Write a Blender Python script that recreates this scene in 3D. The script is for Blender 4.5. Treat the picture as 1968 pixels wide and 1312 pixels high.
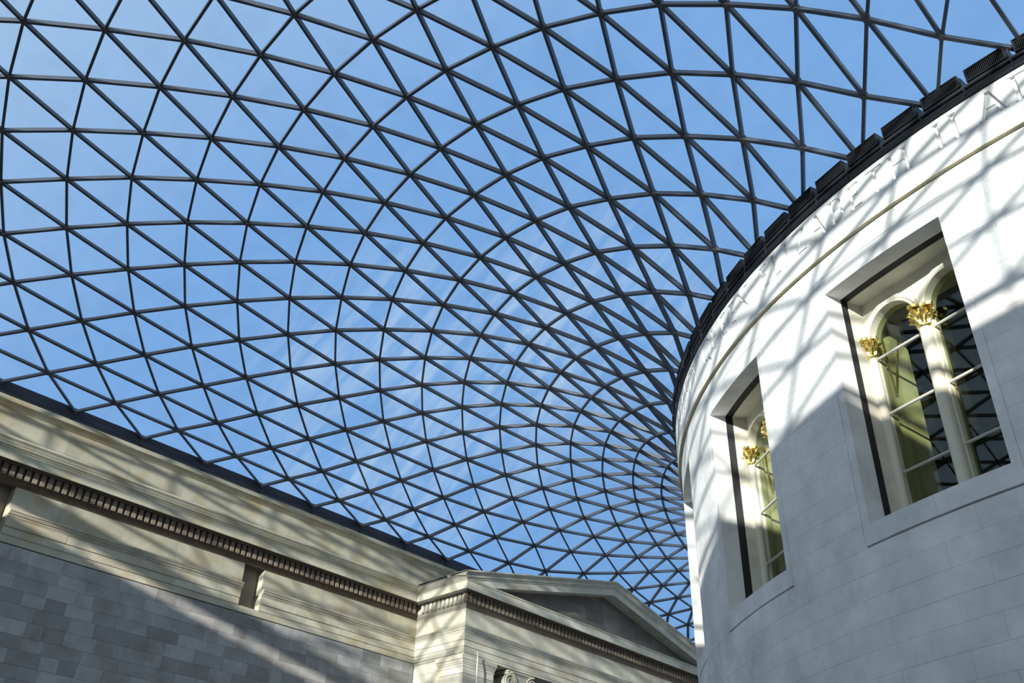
import bpy, bmesh, math, random
from mathutils import Vector, Matrix
from math import sin, cos, pi, radians, sqrt, atan2, degrees

# ------------------------------------------------------------------ clean slate
for o in list(bpy.data.objects):
    bpy.data.objects.remove(o, do_unlink=True)
SC = bpy.context.scene
COL = SC.collection
RND = random.Random(7)

# ------------------------------------------------------------------ camera  (world: +Y north along the court, z = 0 at eye height)
FPX = 1808.72
CAM = Vector((-1.104, -40.473, 0.0))
YAW, PITCH, ROLL = -0.75364, 0.58713, 0.03144
_f = Vector((sin(YAW)*cos(PITCH), cos(YAW)*cos(PITCH), sin(PITCH)))
_r = Vector((cos(YAW), -sin(YAW), 0.0))
_u = _r.cross(_f)
CR = _r*cos(ROLL) + _u*sin(ROLL)
CU = -_r*sin(ROLL) + _u*cos(ROLL)
CF = _f
cd = bpy.data.cameras.new('camera')
cd.sensor_width = 36.0
cd.lens = 36.0*FPX/1968.0
cd.clip_start = 0.1
cd.clip_end = 500
cam = bpy.data.objects.new('camera', cd)
COL.objects.link(cam)
m = Matrix.Identity(4)
for i in range(3):
    m[i][0], m[i][1], m[i][2], m[i][3] = CR[i], CU[i], -CF[i], CAM[i]
cam.matrix_world = m
SC.camera = cam

# ------------------------------------------------------------------ sky, sun, exposure
SUN_AZ, SUN_EL = 160.0, 11.2          # clockwise from +Y, degrees
world = bpy.data.worlds.new('world')
SC.world = world
world.use_nodes = True
nt = world.node_tree
nt.nodes.clear()
sd = Vector((sin(radians(SUN_AZ))*cos(radians(SUN_EL)), cos(radians(SUN_AZ))*cos(radians(SUN_EL)), sin(radians(SUN_EL))))
# clear winter sky: deep blue opposite the sun, paler and brighter towards it, grey-brown ground below the horizon
geo = nt.nodes.new('ShaderNodeTexCoord')
dotn = nt.nodes.new('ShaderNodeVectorMath'); dotn.operation = 'DOT_PRODUCT'; dotn.inputs[1].default_value = sd
half = nt.nodes.new('ShaderNodeMapRange'); half.inputs[1].default_value = -1.0
sky = nt.nodes.new('ShaderNodeValToRGB')
cr = sky.color_ramp
for pos, col in ((0.08, (0.215, 0.438, 0.815)), (0.28, (0.235, 0.45, 0.82)), (0.47, (0.495, 0.665, 0.875)), (0.72, (0.70, 0.87, 1.08))):
    e = cr.elements.new(pos); e.color = (*col, 1)
cr.elements[0].color = (0.215, 0.438, 0.80, 1)
cr.elements[-1].color = (1.15, 1.2, 1.3, 1)
sep = nt.nodes.new('ShaderNodeSeparateXYZ')
gr = nt.nodes.new('ShaderNodeMapRange'); gr.inputs[1].default_value = -0.04; gr.inputs[2].default_value = 0.02
gmix = nt.nodes.new('ShaderNodeMixRGB'); gmix.inputs[1].default_value = (0.16, 0.15, 0.14, 1)
nt.links.new(geo.outputs['Generated'], dotn.inputs[0]); nt.links.new(dotn.outputs['Value'], half.inputs[0])
nt.links.new(half.outputs[0], sky.inputs[0]); nt.links.new(geo.outputs['Generated'], sep.inputs[0])
nt.links.new(sep.outputs['Z'], gr.inputs[0]); nt.links.new(gr.outputs[0], gmix.inputs[0]); nt.links.new(sky.outputs[0], gmix.inputs[2])
# thin high cirrus: streaky wisps drifting low in the north-west
tc = nt.nodes.new('ShaderNodeTexCoord')
def vdot(vec):
    q = nt.nodes.new('ShaderNodeVectorMath'); q.operation = 'DOT_PRODUCT'; q.inputs[1].default_value = vec
    nt.links.new(tc.outputs['Generated'], q.inputs[0]); return q.outputs['Value']
def mth(op, a_, b_):
    q = nt.nodes.new('ShaderNodeMath'); q.operation = op
    for k_, s_ in enumerate((a_, b_)):
        if isinstance(s_, (int, float)): q.inputs[k_].default_value = s_
        else: nt.links.new(s_, q.inputs[k_])
    return q.outputs[0]
CA, CB = (0.6766, 0.1722, 0.7159), (0.3168, 0.8096, -0.4941)
cx = nt.nodes.new('ShaderNodeCombineXYZ')
nt.links.new(mth('MULTIPLY', vdot(CA), 5.0), cx.inputs[0]); nt.links.new(mth('MULTIPLY', vdot(CB), 34.0), cx.inputs[1])
nz = nt.nodes.new('ShaderNodeTexNoise'); nz.inputs['Scale'].default_value = 1.6; nz.inputs['Detail'].default_value = 6.0; nz.inputs['Roughness'].default_value = 0.6; nz.inputs['Distortion'].default_value = 0.4
nt.links.new(cx.outputs[0], nz.inputs['Vector'])
rp = nt.nodes.new('ShaderNodeMapRange'); rp.inputs[1].default_value = 0.42; rp.inputs[2].default_value = 0.78
nt.links.new(nz.outputs['Fac'], rp.inputs[0])
def patch(c_, w_):
    q = nt.nodes.new('ShaderNodeMapRange'); q.interpolation_type = 'SMOOTHSTEP'; q.inputs[1].default_value = cos(w_); q.inputs[2].default_value = cos(w_*0.25)
    nt.links.new(vdot(c_), q.inputs[0]); return q.outputs[0]
bank = mth('ADD', patch((-0.6628, 0.5616, 0.4953), 0.20), mth('MULTIPLY', patch((-0.4904, 0.6549, 0.5749), 0.16), 0.8))
bank = mth('ADD', bank, 0.08)
cloud = mth('MULTIPLY', mth('MULTIPLY', rp.outputs[0], bank), 0.75)
tint = nt.nodes.new('ShaderNodeMixRGB'); tint.blend_type = 'MULTIPLY'; tint.inputs[0].default_value = 1.0
tint.inputs[2].default_value = (1.0, 1.0, 1.0, 1)
mixc = nt.nodes.new('ShaderNodeMixRGB')
mixc.inputs[2].default_value = (0.66, 0.80, 0.95, 1)
bg = nt.nodes.new('ShaderNodeBackground')
bg.inputs['Strength'].default_value = 1.0
out = nt.nodes.new('ShaderNodeOutputWorld')
L = nt.links.new
L(gmix.outputs[0], tint.inputs[1])
L(tint.outputs[0], mixc.inputs[1])
L(cloud, mixc.inputs[0])
L(mixc.outputs[0], bg.inputs['Color'])
L(bg.outputs[0], out.inputs['Surface'])

sl = bpy.data.lights.new('sun', 'SUN')
sl.energy = 7.8
sl.angle = radians(0.6)
sl.color = (1.0, 0.94, 0.84)
sun = bpy.data.objects.new('sun', sl)
COL.objects.link(sun)
sd = Vector((sin(radians(SUN_AZ))*cos(radians(SUN_EL)), cos(radians(SUN_AZ))*cos(radians(SUN_EL)), sin(radians(SUN_EL))))
sun.rotation_euler = sd.to_track_quat('Z', 'Y').to_euler()
sun.location = sd*150

SC.view_settings.view_transform = 'Standard'
SC.view_settings.look = 'None'
SC.view_settings.gamma = 1.0
SC.view_settings.use_curve_mapping = False
SC.view_settings.exposure = 0.0

# ------------------------------------------------------------------ materials
def new_mat(name):
    mt = bpy.data.materials.new(name); mt.use_nodes = True
    return mt, mt.node_tree, mt.node_tree.nodes['Principled BSDF']

def stone(name, col, var=0.0, stain=None, stain_amt=0.0, rough=0.85, scale=1.5, bump=0.02, streak=0.0, hue=0.0):
    """limestone: per-piece brightness (object random), soft mottling, ochre stains, fine relief"""
    mt, t, p = new_mat(name)
    p.inputs['Roughness'].default_value = rough
    p.inputs['Specular IOR Level'].default_value = 0.25
    co = t.nodes.new('ShaderNodeNewGeometry')
    n1 = t.nodes.new('ShaderNodeTexNoise'); n1.inputs['Scale'].default_value = scale; n1.inputs['Detail'].default_value = 6
    n1.inputs['Roughness'].default_value = 0.65
    t.links.new(co.outputs['Position'], n1.inputs['Vector'])
    ramp = t.nodes.new('ShaderNodeMapRange'); ramp.inputs[3].default_value = 0.82; ramp.inputs[4].default_value = 1.16
    ramp.inputs[1].default_value = 0.3; ramp.inputs[2].default_value = 0.7
    t.links.new(n1.outputs['Fac'], ramp.inputs[0])
    oi = t.nodes.new('ShaderNodeObjectInfo')
    mr = t.nodes.new('ShaderNodeMapRange'); mr.inputs[3].default_value = 1-var; mr.inputs[4].default_value = 1+var*0.6
    t.links.new(oi.outputs['Random'], mr.inputs[0])
    mul = t.nodes.new('ShaderNodeMath'); mul.operation = 'MULTIPLY'
    t.links.new(ramp.outputs[0], mul.inputs[0]); t.links.new(mr.outputs[0], mul.inputs[1])
    vm = t.nodes.new('ShaderNodeMixRGB'); vm.blend_type = 'MULTIPLY'; vm.inputs[0].default_value = 1
    vm.inputs[1].default_value = (*col, 1)
    cmb = t.nodes.new('ShaderNodeCombineColor')
    for i in range(3): t.links.new(mul.outputs[0], cmb.inputs[i])
    t.links.new(cmb.outputs[0], vm.inputs[2])
    last = vm.outputs[0]
    if stain:
        n2 = t.nodes.new('ShaderNodeTexNoise'); n2.inputs['Scale'].default_value = 0.9; n2.inputs['Detail'].default_value = 4
        mp_ = t.nodes.new('ShaderNodeMapping'); mp_.inputs['Scale'].default_value = (1, 1, 0.55 if streak else 1)
        t.links.new(co.outputs['Position'], mp_.inputs['Vector']); t.links.new(mp_.outputs[0], n2.inputs['Vector'])
        r2 = t.nodes.new('ShaderNodeMapRange'); r2.inputs[1].default_value = 0.5; r2.inputs[2].default_value = 0.72
        r2.inputs[4].default_value = stain_amt
        t.links.new(n2.outputs['Fac'], r2.inputs[0])
        mx = t.nodes.new('ShaderNodeMixRGB'); mx.inputs[2].default_value = (*stain, 1)
        t.links.new(r2.outputs[0], mx.inputs[0]); t.links.new(last, mx.inputs[1]); last = mx.outputs[0]
    t.links.new(last, p.inputs['Base Color'])
    if bump:
        n3 = t.nodes.new('ShaderNodeTexNoise'); n3.inputs['Scale'].default_value = 18; n3.inputs['Detail'].default_value = 5
        t.links.new(co.outputs['Position'], n3.inputs['Vector'])
        b = t.nodes.new('ShaderNodeBump'); b.inputs['Strength'].default_value = 0.35; b.inputs['Distance'].default_value = bump
        t.links.new(n3.outputs['Fac'], b.inputs['Height']); t.links.new(b.outputs[0], p.inputs['Normal'])
    return mt

def plain(name, col, rough=0.5, metal=0.0, spec=0.5, mottle=0.12, scale=6):
    mt, t, p = new_mat(name)
    p.inputs['Roughness'].default_value = rough; p.inputs['Metallic'].default_value = metal
    p.inputs['Specular IOR Level'].default_value = spec
    co = t.nodes.new('ShaderNodeNewGeometry')
    n1 = t.nodes.new('ShaderNodeTexNoise'); n1.inputs['Scale'].default_value = scale; n1.inputs['Detail'].default_value = 4
    t.links.new(co.outputs['Position'], n1.inputs['Vector'])
    mr = t.nodes.new('ShaderNodeMapRange'); mr.inputs[3].default_value = 1-mottle; mr.inputs[4].default_value = 1+mottle
    t.links.new(n1.outputs['Fac'], mr.inputs[0])
    vm = t.nodes.new('ShaderNodeMixRGB'); vm.blend_type = 'MULTIPLY'; vm.inputs[0].default_value = 1
    vm.inputs[1].default_value = (*col, 1)
    cmb = t.nodes.new('ShaderNodeCombineColor')
    for i in range(3): t.links.new(mr.outputs[0], cmb.inputs[i])
    t.links.new(cmb.outputs[0], vm.inputs[2]); t.links.new(vm.outputs[0], p.inputs['Base Color'])
    return mt

M = {}
M['white'] = stone('white_limestone', (0.83, 0.832, 0.82), var=0.03, scale=0.8, bump=0.004)
M['jamb'] = stone('jamb_plaster', (0.72, 0.69, 0.59), var=0.02, scale=1.2, bump=0.003)
M['wall'] = stone('old_ashlar', (0.37, 0.365, 0.355), var=0.30, stain=(0.19, 0.17, 0.14), stain_amt=0.5, scale=1.3, bump=0.012)
M['trim'] = stone('old_limestone', (0.53, 0.495, 0.385), var=0.13, stain=(0.42, 0.30, 0.13), stain_amt=0.55, scale=1.1, bump=0.01)
M['mould'] = stone('moulded_limestone', (0.47, 0.435, 0.34), var=0.06, stain=(0.28, 0.20, 0.12), stain_amt=0.6, scale=2.0, bump=0.01)
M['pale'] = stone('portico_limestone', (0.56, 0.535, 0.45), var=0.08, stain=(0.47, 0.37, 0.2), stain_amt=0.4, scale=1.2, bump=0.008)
M['tymp'] = stone('dark_tympanum_stone', (0.22, 0.20, 0.175), var=0.2, stain=(0.16, 0.14, 0.12), stain_amt=0.5, scale=1.2, bump=0.012)  # darker than the rest of the portico stone
M['shade_dark'] = stone('cornice_shade_limestone', (0.15, 0.11, 0.08), var=0.15, stain=(0.09, 0.065, 0.055), stain_amt=0.5, scale=2.5, bump=0.008)  # shade under the cornice put into the stone colour
M['shade_brown'] = stone('dentil_shade_limestone', (0.30, 0.24, 0.185), var=0.18, stain=(0.22, 0.16, 0.13), stain_amt=0.5, scale=2.5, bump=0.008)  # darker copy of dentil stone, with the overhang's shade in its colour
M['niche_shade'] = stone('shaded_niche_stone', (0.27, 0.235, 0.18), var=0.05, stain=(0.33, 0.24, 0.12), stain_amt=0.4, scale=1.5, bump=0.01)  # shadow inside the niches put into the brown
M['string'] = stone('warm_bounce_buff', (0.50, 0.44, 0.29), var=0.03, scale=2, bump=0.003)  # warm reflected light under the frieze put into the colour
M['floor'] = stone('floor_limestone', (0.36, 0.35, 0.33), var=0.0, scale=0.5, bump=0.0)
M['steel'] = plain('grey_painted_steel', (0.062, 0.076, 0.104), rough=0.42, spec=0.5)
M['node'] = plain('dark_steel_joint', (0.075, 0.07, 0.07), rough=0.5)
M['edge'] = plain('blue_black_painted_steel', (0.045, 0.05, 0.075), rough=0.5)
M['black'] = plain('black_painted_metal', (0.010, 0.010, 0.011), rough=0.45)
M['rail'] = plain('dark_grey_metal_rail', (0.028, 0.031, 0.04), rough=0.4)
M['gap'] = plain('black_rubber_seal', (0.02, 0.02, 0.022), rough=0.7)
M['bar'] = plain('pale_painted_bar', (0.55, 0.53, 0.47), rough=0.5)
M['cream'] = plain('cream_painted_stone', (0.74, 0.71, 0.58), rough=0.6, mottle=0.05, scale=2)
M['gold'] = plain('gilding', (1.0, 0.80, 0.30), rough=0.34, metal=1.0)
M['room'] = plain('unlit_room_dark', (0.012, 0.010, 0.009), rough=0.9)  # near-black stands in for the darkness of the deep interior
M['lead'] = plain('lead_roofing', (0.16, 0.17, 0.19), rough=0.6)
M['pole'] = plain('white_painted_pole', (0.75, 0.73, 0.66), rough=0.4)

def schlick(t, f0, gain):
    lw = t.nodes.new('ShaderNodeLayerWeight'); lw.inputs[0].default_value = 0.5
    pw = t.nodes.new('ShaderNodeMath'); pw.operation = 'POWER'; pw.inputs[1].default_value = 5
    ma = t.nodes.new('ShaderNodeMath'); ma.operation = 'MULTIPLY_ADD'; ma.inputs[1].default_value = gain; ma.inputs[2].default_value = f0
    t.links.new(lw.outputs['Facing'], pw.inputs[0]); t.links.new(pw.outputs[0], ma.inputs[0])
    return ma

def roof_glass():
    mt = bpy.data.materials.new('fritted_roof_glass'); mt.use_nodes = True
    t = mt.node_tree; t.nodes.clear()
    o = t.nodes.new('ShaderNodeOutputMaterial')
    tr = t.nodes.new('ShaderNodeBsdfTransparent'); tr.inputs[0].default_value = (0.93, 0.965, 0.985, 1)
    gl = t.nodes.new('ShaderNodeBsdfGlossy'); gl.inputs['Roughness'].default_value = 0.02; gl.inputs[0].default_value = (1, 1, 1, 1)
    fr = schlick(t, 0.02, 0.45)
    ge = t.nodes.new('ShaderNodeNewGeometry')
    ns = t.nodes.new('ShaderNodeTexNoise'); ns.inputs['Scale'].default_value = 0.8; ns.inputs['Detail'].default_value = 5
    t.links.new(ge.outputs['Position'], ns.inputs['Vector'])
    mr = t.nodes.new('ShaderNodeMapRange'); mr.inputs[1].default_value = 0.45; mr.inputs[2].default_value = 0.8; mr.inputs[4].default_value = 0.05
    t.links.new(ns.outputs['Fac'], mr.inputs[0])
    df = t.nodes.new('ShaderNodeBsdfDiffuse'); df.inputs[0].default_value = (0.35, 0.36, 0.36, 1)
    m1 = t.nodes.new('ShaderNodeMixShader'); m2 = t.nodes.new('ShaderNodeMixShader')
    t.links.new(fr.outputs[0], m1.inputs[0]); t.links.new(tr.outputs[0], m1.inputs[1]); t.links.new(gl.outputs[0], m1.inputs[2])
    t.links.new(mr.outputs[0], m2.inputs[0]); t.links.new(m1.outputs[0], m2.inputs[1]); t.links.new(df.outputs[0], m2.inputs[2])
    t.links.new(m2.outputs[0], o.inputs[0])
    return mt
M['glass'] = roof_glass()

def win_glass():
    mt = bpy.data.materials.new('window_glass'); mt.use_nodes = True
    t = mt.node_tree; t.nodes.clear()
    o = t.nodes.new('ShaderNodeOutputMaterial')
    tr = t.nodes.new('ShaderNodeBsdfTransparent'); tr.inputs[0].default_value = (0.76, 0.79, 0.66, 1)
    gl = t.nodes.new('ShaderNodeBsdfGlossy'); gl.inputs['Roughness'].default_value = 0.012; gl.inputs[0].default_value = (0.9, 0.92, 1, 1)
    fr = schlick(t, 0.032, 0.7)
    m1 = t.nodes.new('ShaderNodeMixShader')
    t.links.new(fr.outputs[0], m1.inputs[0]); t.links.new(tr.outputs[0], m1.inputs[1]); t.links.new(gl.outputs[0], m1.inputs[2])
    t.links.new(m1.outputs[0], o.inputs[0])
    return mt
M['pane'] = win_glass()

# ------------------------------------------------------------------ mesh helpers
class MB:
    def __init__(s): s.v = []; s.f = []
    def add(s, vs, fs):
        b = len(s.v); s.v += [tuple(v) for v in vs]; s.f += [tuple(b+i for i in f) for f in fs]; return s
    def box(s, x0, x1, y0, y1, z0, z1):
        return s.hexa([(x0,y0,z0),(x1,y0,z0),(x1,y1,z0),(x0,y1,z0),(x0,y0,z1),(x1,y0,z1),(x1,y1,z1),(x0,y1,z1)])
    def hexa(s, p):
        return s.add(p, [(0,3,2,1),(4,5,6,7),(0,1,5,4),(1,2,6,5),(2,3,7,6),(3,0,4,7)])
    def sector(s, r0, r1, t0, t1, z0, z1, n=None):
        """curved block about the rotunda axis; angles in degrees clockwise from +Y"""
        n = n or max(1, int(abs(t1-t0)/1.2+0.99))
        vs = []
        for k in range(n+1):
            a = radians(t0+(t1-t0)*k/n)
            for r, z in ((r0,z0),(r1,z0),(r1,z1),(r0,z1)):
                vs.append((r*sin(a), r*cos(a), z))
        fs = [(0,1,2,3), (4*n+3,4*n+2,4*n+1,4*n)]
        for k in range(n):
            a = 4*k; b = a+4
            for q in range(4):
                fs.append((a+q, b+q, b+(q+1)%4, a+(q+1)%4))
        return s.add(vs, fs)
    def revolve(s, prof, t0, t1, n):
        """closed (r,z) profile swept about the rotunda axis"""
        k = len(prof); vs = []
        for q in range(n+1):
            a = radians(t0+(t1-t0)*q/n)
            vs += [(r*sin(a), r*cos(a), z) for r, z in prof]
        fs = [tuple(range(k)), tuple(range(n*k+k-1, n*k-1, -1))]
        for q in range(n):
            for i in range(k):
                fs.append((q*k+i, (q+1)*k+i, (q+1)*k+(i+1)%k, q*k+(i+1)%k))
        return s.add(vs, fs)
    def sweep(s, prof, path):
        """closed (c,z) profile along path [(x,y,mx,my)]: point = (x,y)+c*(mx,my)"""
        k = len(prof); vs = []
        for x, y, mx, my in path:
            vs += [(x+c*mx, y+c*my, z) for c, z in prof]
        n = len(path)-1
        fs = [tuple(range(k)), tuple(range(n*k+k-1, n*k-1, -1))]
        for q in range(n):
            for i in range(k):
                fs.append((q*k+i, (q+1)*k+i, (q+1)*k+(i+1)%k, q*k+(i+1)%k))
        return s.add(vs, fs)
    def tube(s, pts, r, n=8, caps=True):
        """round tube through points, r number or list"""
        pts = [Vector(p) for p in pts]; rs = r if isinstance(r, (list, tuple)) else [r]*len(pts)
        vs = []; up = None
        for i, p in enumerate(pts):
            d = (pts[min(i+1, len(pts)-1)]-pts[max(i-1, 0)]).normalized()
            if up is None: up = d.orthogonal().normalized()
            a = (up-d*up.dot(d)).normalized(); b = d.cross(a); up = a
            for k in range(n):
                t = 2*pi*k/n; vs.append(p+(a*cos(t)+b*sin(t))*rs[i])
        fs = []
        for i in range(len(pts)-1):
            for k in range(n):
                fs.append((i*n+k, i*n+(k+1)%n, (i+1)*n+(k+1)%n, (i+1)*n+k))
        if caps: fs += [tuple(range(n-1, -1, -1)), tuple((len(pts)-1)*n+k for k in range(n))]
        return s.add(vs, fs)
    def lathe(s, prof, c, n=20, axes=None):
        """(r,z) profile about a vertical axis at c"""
        vs = []
        for r, z in prof:
            for k in range(n):
                t = 2*pi*k/n; vs.append((c[0]+r*cos(t), c[1]+r*sin(t), c[2]+z))
        fs = []
        for i in range(len(prof)-1):
            for k in range(n):
                fs.append((i*n+k, i*n+(k+1)%n, (i+1)*n+(k+1)%n, (i+1)*n+k))
        fs += [tuple(range(n-1, -1, -1)), tuple((len(prof)-1)*n+k for k in range(n))]
        return s.add(vs, fs)
    def mesh(s, name, mat, smooth=False):
        me = bpy.data.meshes.new(name); me.from_pydata(s.v, [], s.f)
        bm = bmesh.new(); bm.from_mesh(me); bmesh.ops.recalc_face_normals(bm, faces=bm.faces); bm.to_mesh(me); bm.free()
        me.materials.append(mat)
        if smooth:
            me.shade_smooth()
            try: me.set_sharp_from_angle(angle=radians(38))
            except Exception: pass
        me.update(); return me
    def build(s, name, mat, parent=None, smooth=False):
        return link(name, s.mesh(name, mat, smooth), parent)

def link(name, me, parent=None):
    o = bpy.data.objects.new(name, me); COL.objects.link(o)
    if parent is not None:
        o.parent = parent
        o.matrix_parent_inverse = PINV.get(parent.name) or Matrix.Identity(4)
    return o
PINV = {}
def empty(name, loc=(0, 0, 0), **kw):
    o = bpy.data.objects.new(name, None); COL.objects.link(o); o.location = loc; o.empty_display_size = 0.3
    PINV[o.name] = Matrix.Translation(-Vector(loc))
    for k, v in kw.items(): o[k] = v
    return o
def project(p):
    q = Vector(p)-CAM; z = q.dot(CF)
    if z < 0.5: return None
    return 984+FPX*q.dot(CR)/z, 656-FPX*q.dot(CU)/z
R0 = 22.2                      # outer face of the rotunda cladding
def in_view(p, mg=20):
    s = project(p)
    if s is None or not (-mg < s[0] < 1968+mg and -mg < s[1] < 1312+mg): return False
    d = Vector(p)-CAM                      # hidden behind the rotunda?
    a = d.x*d.x+d.y*d.y; b = CAM.x*d.x+CAM.y*d.y; c = CAM.x**2+CAM.y**2-R0*R0
    D = b*b-a*c
    if D > 0:
        t = (-b-sqrt(D))/a
        if 0 < t < 0.995 and (CAM+d*t).z < 17.6: return False
    return True
def pol(r, deg, z): return Vector((r*sin(radians(deg)), r*cos(radians(deg)), z))
# frieze of the rotunda: letters cut into the stone
DW = 17.724
T0, T1 = -161.653-1.5*DW, -161.653+2.5*DW
ZF0, ZF1, RF = 16.04, 17.56, 22.31
STK = {
 'I': (0.30, [(.15,0,.15,1,.14)], [], [(.15,0),(.15,1)]),
 'E': (0.56, [(.14,0,.14,1,.14),(.1,.965,.5,.965,.07),(.1,.52,.42,.52,.06),(.1,.035,.53,.035,.07),(.5,.84,.5,.99,.04),(.53,.01,.53,.17,.04),(.42,.45,.42,.6,.04)], [], [(.12,0),(.12,1)]),
 'L': (0.56, [(.14,0,.14,1,.14),(.1,.035,.53,.035,.07),(.53,.01,.53,.18,.04)], [], [(.14,0),(.14,1)]),
 'T': (0.70, [(.35,0,.35,1,.14),(.03,.965,.67,.965,.07),(.03,.83,.03,.99,.04),(.67,.83,.67,.99,.04)], [], [(.35,0)]),
 'H': (0.86, [(.16,0,.16,1,.14),(.70,0,.70,1,.14),(.16,.52,.70,.52,.06)], [], [(.16,0),(.16,1),(.70,0),(.70,1)]),
 'N': (0.90, [(.14,0,.14,1,.07),(.76,0,.76,1,.07),(.12,1,.78,0,.15)], [], [(.14,0),(.12,1),(.76,1)]),
 'A': (0.86, [(.10,0,.43,1,.07),(.43,1,.76,0,.15),(.2,.36,.66,.36,.06)], [], [(.10,0),(.76,0)]),
 'Z': (0.70, [(.06,.965,.66,.965,.07),(.05,.035,.67,.035,.07),(.63,.97,.08,.03,.14),(.06,.82,.06,.99,.04),(.67,.01,.67,.18,.04)], [], []),
 'U': (0.86, [(.16,.33,.16,1,.14),(.70,.33,.70,1,.07)], [(.43,.33,.27,.33,180,360,.11)], [(.16,1),(.70,1)]),
 'Q': (0.98, [(.55,.12,.95,-.2,.11)], [(.49,.5,.44,.49,0,360,.13)], []),
 'B': (0.66, [(.14,0,.14,1,.14),(.1,.97,.36,.97,.06),(.1,.53,.36,.53,.06),(.1,.03,.36,.03,.06)], [(.36,.75,.19,.22,-90,90,.11),(.36,.28,.24,.25,-90,90,.12)], [(.12,0),(.12,1)]),
 'D': (0.88, [(.14,0,.14,1,.14),(.1,.97,.38,.97,.06),(.1,.03,.38,.03,.06)], [(.38,.5,.41,.47,-90,90,.13)], [(.12,0),(.12,1)]),
 'M': (1.02, [(.14,0,.17,1,.07),(.88,0,.85,1,.14),(.17,1,.51,0,.14),(.51,0,.85,1,.07)], [], [(.14,0),(.88,0)]),
 'S': (0.56, [], [(.28,.74,.20,.23,60,270,.11),(.28,.27,.22,.24,-120,90,.11)], []),
 'Y': (0.80, [(.40,0,.40,.5,.14),(.10,1,.40,.46,.13),(.70,1,.40,.46,.07)], [], [(.40,0),(.10,1),(.70,1)]),
 'J': (0.36, [(.22,.0,.22,1,.14)], [(.07,.0,.15,.2,180,360,.09)], [(.22,1)]),
}
CAPH, ZBASE = 0.78, 16.655
def letter_cutter(mb, ch, tc_):
    wd, strokes, arcs, serifs = STK[ch]
    def pt(a, b, r):
        t = radians(tc_)-(a-wd/2)*CAPH/RF
        return (r*sin(t), r*cos(t), ZBASE+b*CAPH)
    ra, rb = RF-0.085, RF+0.05
    def prism(poly):
        n = len(poly); vs = [pt(a, b, ra) for a, b in poly]+[pt(a, b, rb) for a, b in poly]
        mb.add(vs, [tuple(range(n)), tuple(range(2*n-1, n-1, -1))]+[(k, (k+1)%n, n+(k+1)%n, n+k) for k in range(n)])
    for x0, y0, x1, y1, w_ in strokes:
        dx, dy = x1-x0, y1-y0; l = sqrt(dx*dx+dy*dy); nx, ny = -dy/l*w_/2, dx/l*w_/2
        if abs(dx) > 0.15 and abs(dy) > 0.5:      # diagonals cut level at top and foot
            hx = w_/2*l/abs(dy); prism([(x0-hx, y0), (x0+hx, y0), (x1+hx, y1), (x1-hx, y1)])
        else: prism([(x0+nx, y0+ny), (x0-nx, y0-ny), (x1-nx, y1-ny), (x1+nx, y1+ny)])
    for cx, cy, rx, ry, a0, a1, w_ in arcs:
        n = max(8, int(abs(a1-a0)/15)); q = []
        full = abs(a1-a0) >= 359
        vs = []
        for k in range(n if full else n+1):
            t = radians(a0+(a1-a0)*k/n); thick = w_*(0.55+0.45*abs(cos(t)))
            for rr, rad_ in ((-thick/2, ra), (thick/2, ra), (thick/2, rb), (-thick/2, rb)):
                vs.append(pt(cx+(rx+rr)*cos(t), cy+(ry+rr*0.8)*sin(t), rad_))
        N_ = len(vs)//4; fs = []
        for k in range(N_ if full else N_-1):
            k2 = (k+1) % N_
            for z_ in range(4): fs.append((4*k+z_, 4*k2+z_, 4*k2+(z_+1)%4, 4*k+(z_+1)%4))
        if not full: fs += [(0,1,2,3), (4*N_-1,4*N_-2,4*N_-3,4*N_-4)]
        mb.add(vs, fs)
    for sx, sy in serifs:
        prism([(sx-.13, sy-.0 if sy < .5 else sy-.035), (sx+.13, sy-.0 if sy < .5 else sy-.035), (sx+.13, sy+.035 if sy < .5 else sy), (sx-.13, sy+.035 if sy < .5 else sy)])
TEXT = [('M',-126.6),('A',-129.0),('J',-130.7),('E',-132.2),('S',-133.9),('T',-135.6),('Y',-137.3),
 ('Q',-140.8),('U',-142.9),('E',-144.7),('E',-146.3),('N',-148.2),('E',-151.4),('L',-153.0),('I',-154.3),('Z',-155.8),('A',-157.7),('B',-159.6),('E',-161.3),('T',-163.1),('H',-165.0),
 ('I',-167.9),('I',-169.0),('A',-171.3),('D',-173.5),('M',-177.0),('M',-179.6)]
def cut_frieze():
    cuts = [T1]+[(TEXT[k][1]+TEXT[k+1][1])/2 for k in range(len(TEXT)-1)]+[T0]
    cuts[-1] = TEXT[-1][1]-1.6; cuts[0] = TEXT[0][1]+1.6
    big = bmesh.new()
    for k, (ch, t) in enumerate(TEXT):
        so = MB().sector(R0-0.35, RF, cuts[k], cuts[k+1], ZF0, ZF1, 4).build('frieze_band', M['white'])
        mb = MB(); letter_cutter(mb, ch, t)
        co_ = mb.build('cutter', M['white'])
        md = so.modifiers.new('cut', 'BOOLEAN'); md.operation = 'DIFFERENCE'; md.solver = 'EXACT'; md.object = co_; md.use_self = True
        dg = bpy.context.evaluated_depsgraph_get()
        nm = bpy.data.meshes.new_from_object(so.evaluated_get(dg))
        big.from_mesh(nm if 20 < len(nm.vertices) < 3000 else so.data)
        bpy.data.objects.remove(co_, do_unlink=True); bpy.data.objects.remove(so, do_unlink=True); bpy.data.meshes.remove(nm)
    for a, e in ((T1, cuts[0]), (cuts[-1], T0)):
        me = MB().sector(R0-0.35, RF, a, e, ZF0, ZF1, 20).mesh('frieze_part', M['white']); big.from_mesh(me); bpy.data.meshes.remove(me)
    me = bpy.data.meshes.new('frieze_band'); big.to_mesh(me); big.free(); me.materials.append(M['white'])
    return me
FRIEZE = cut_frieze()

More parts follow.
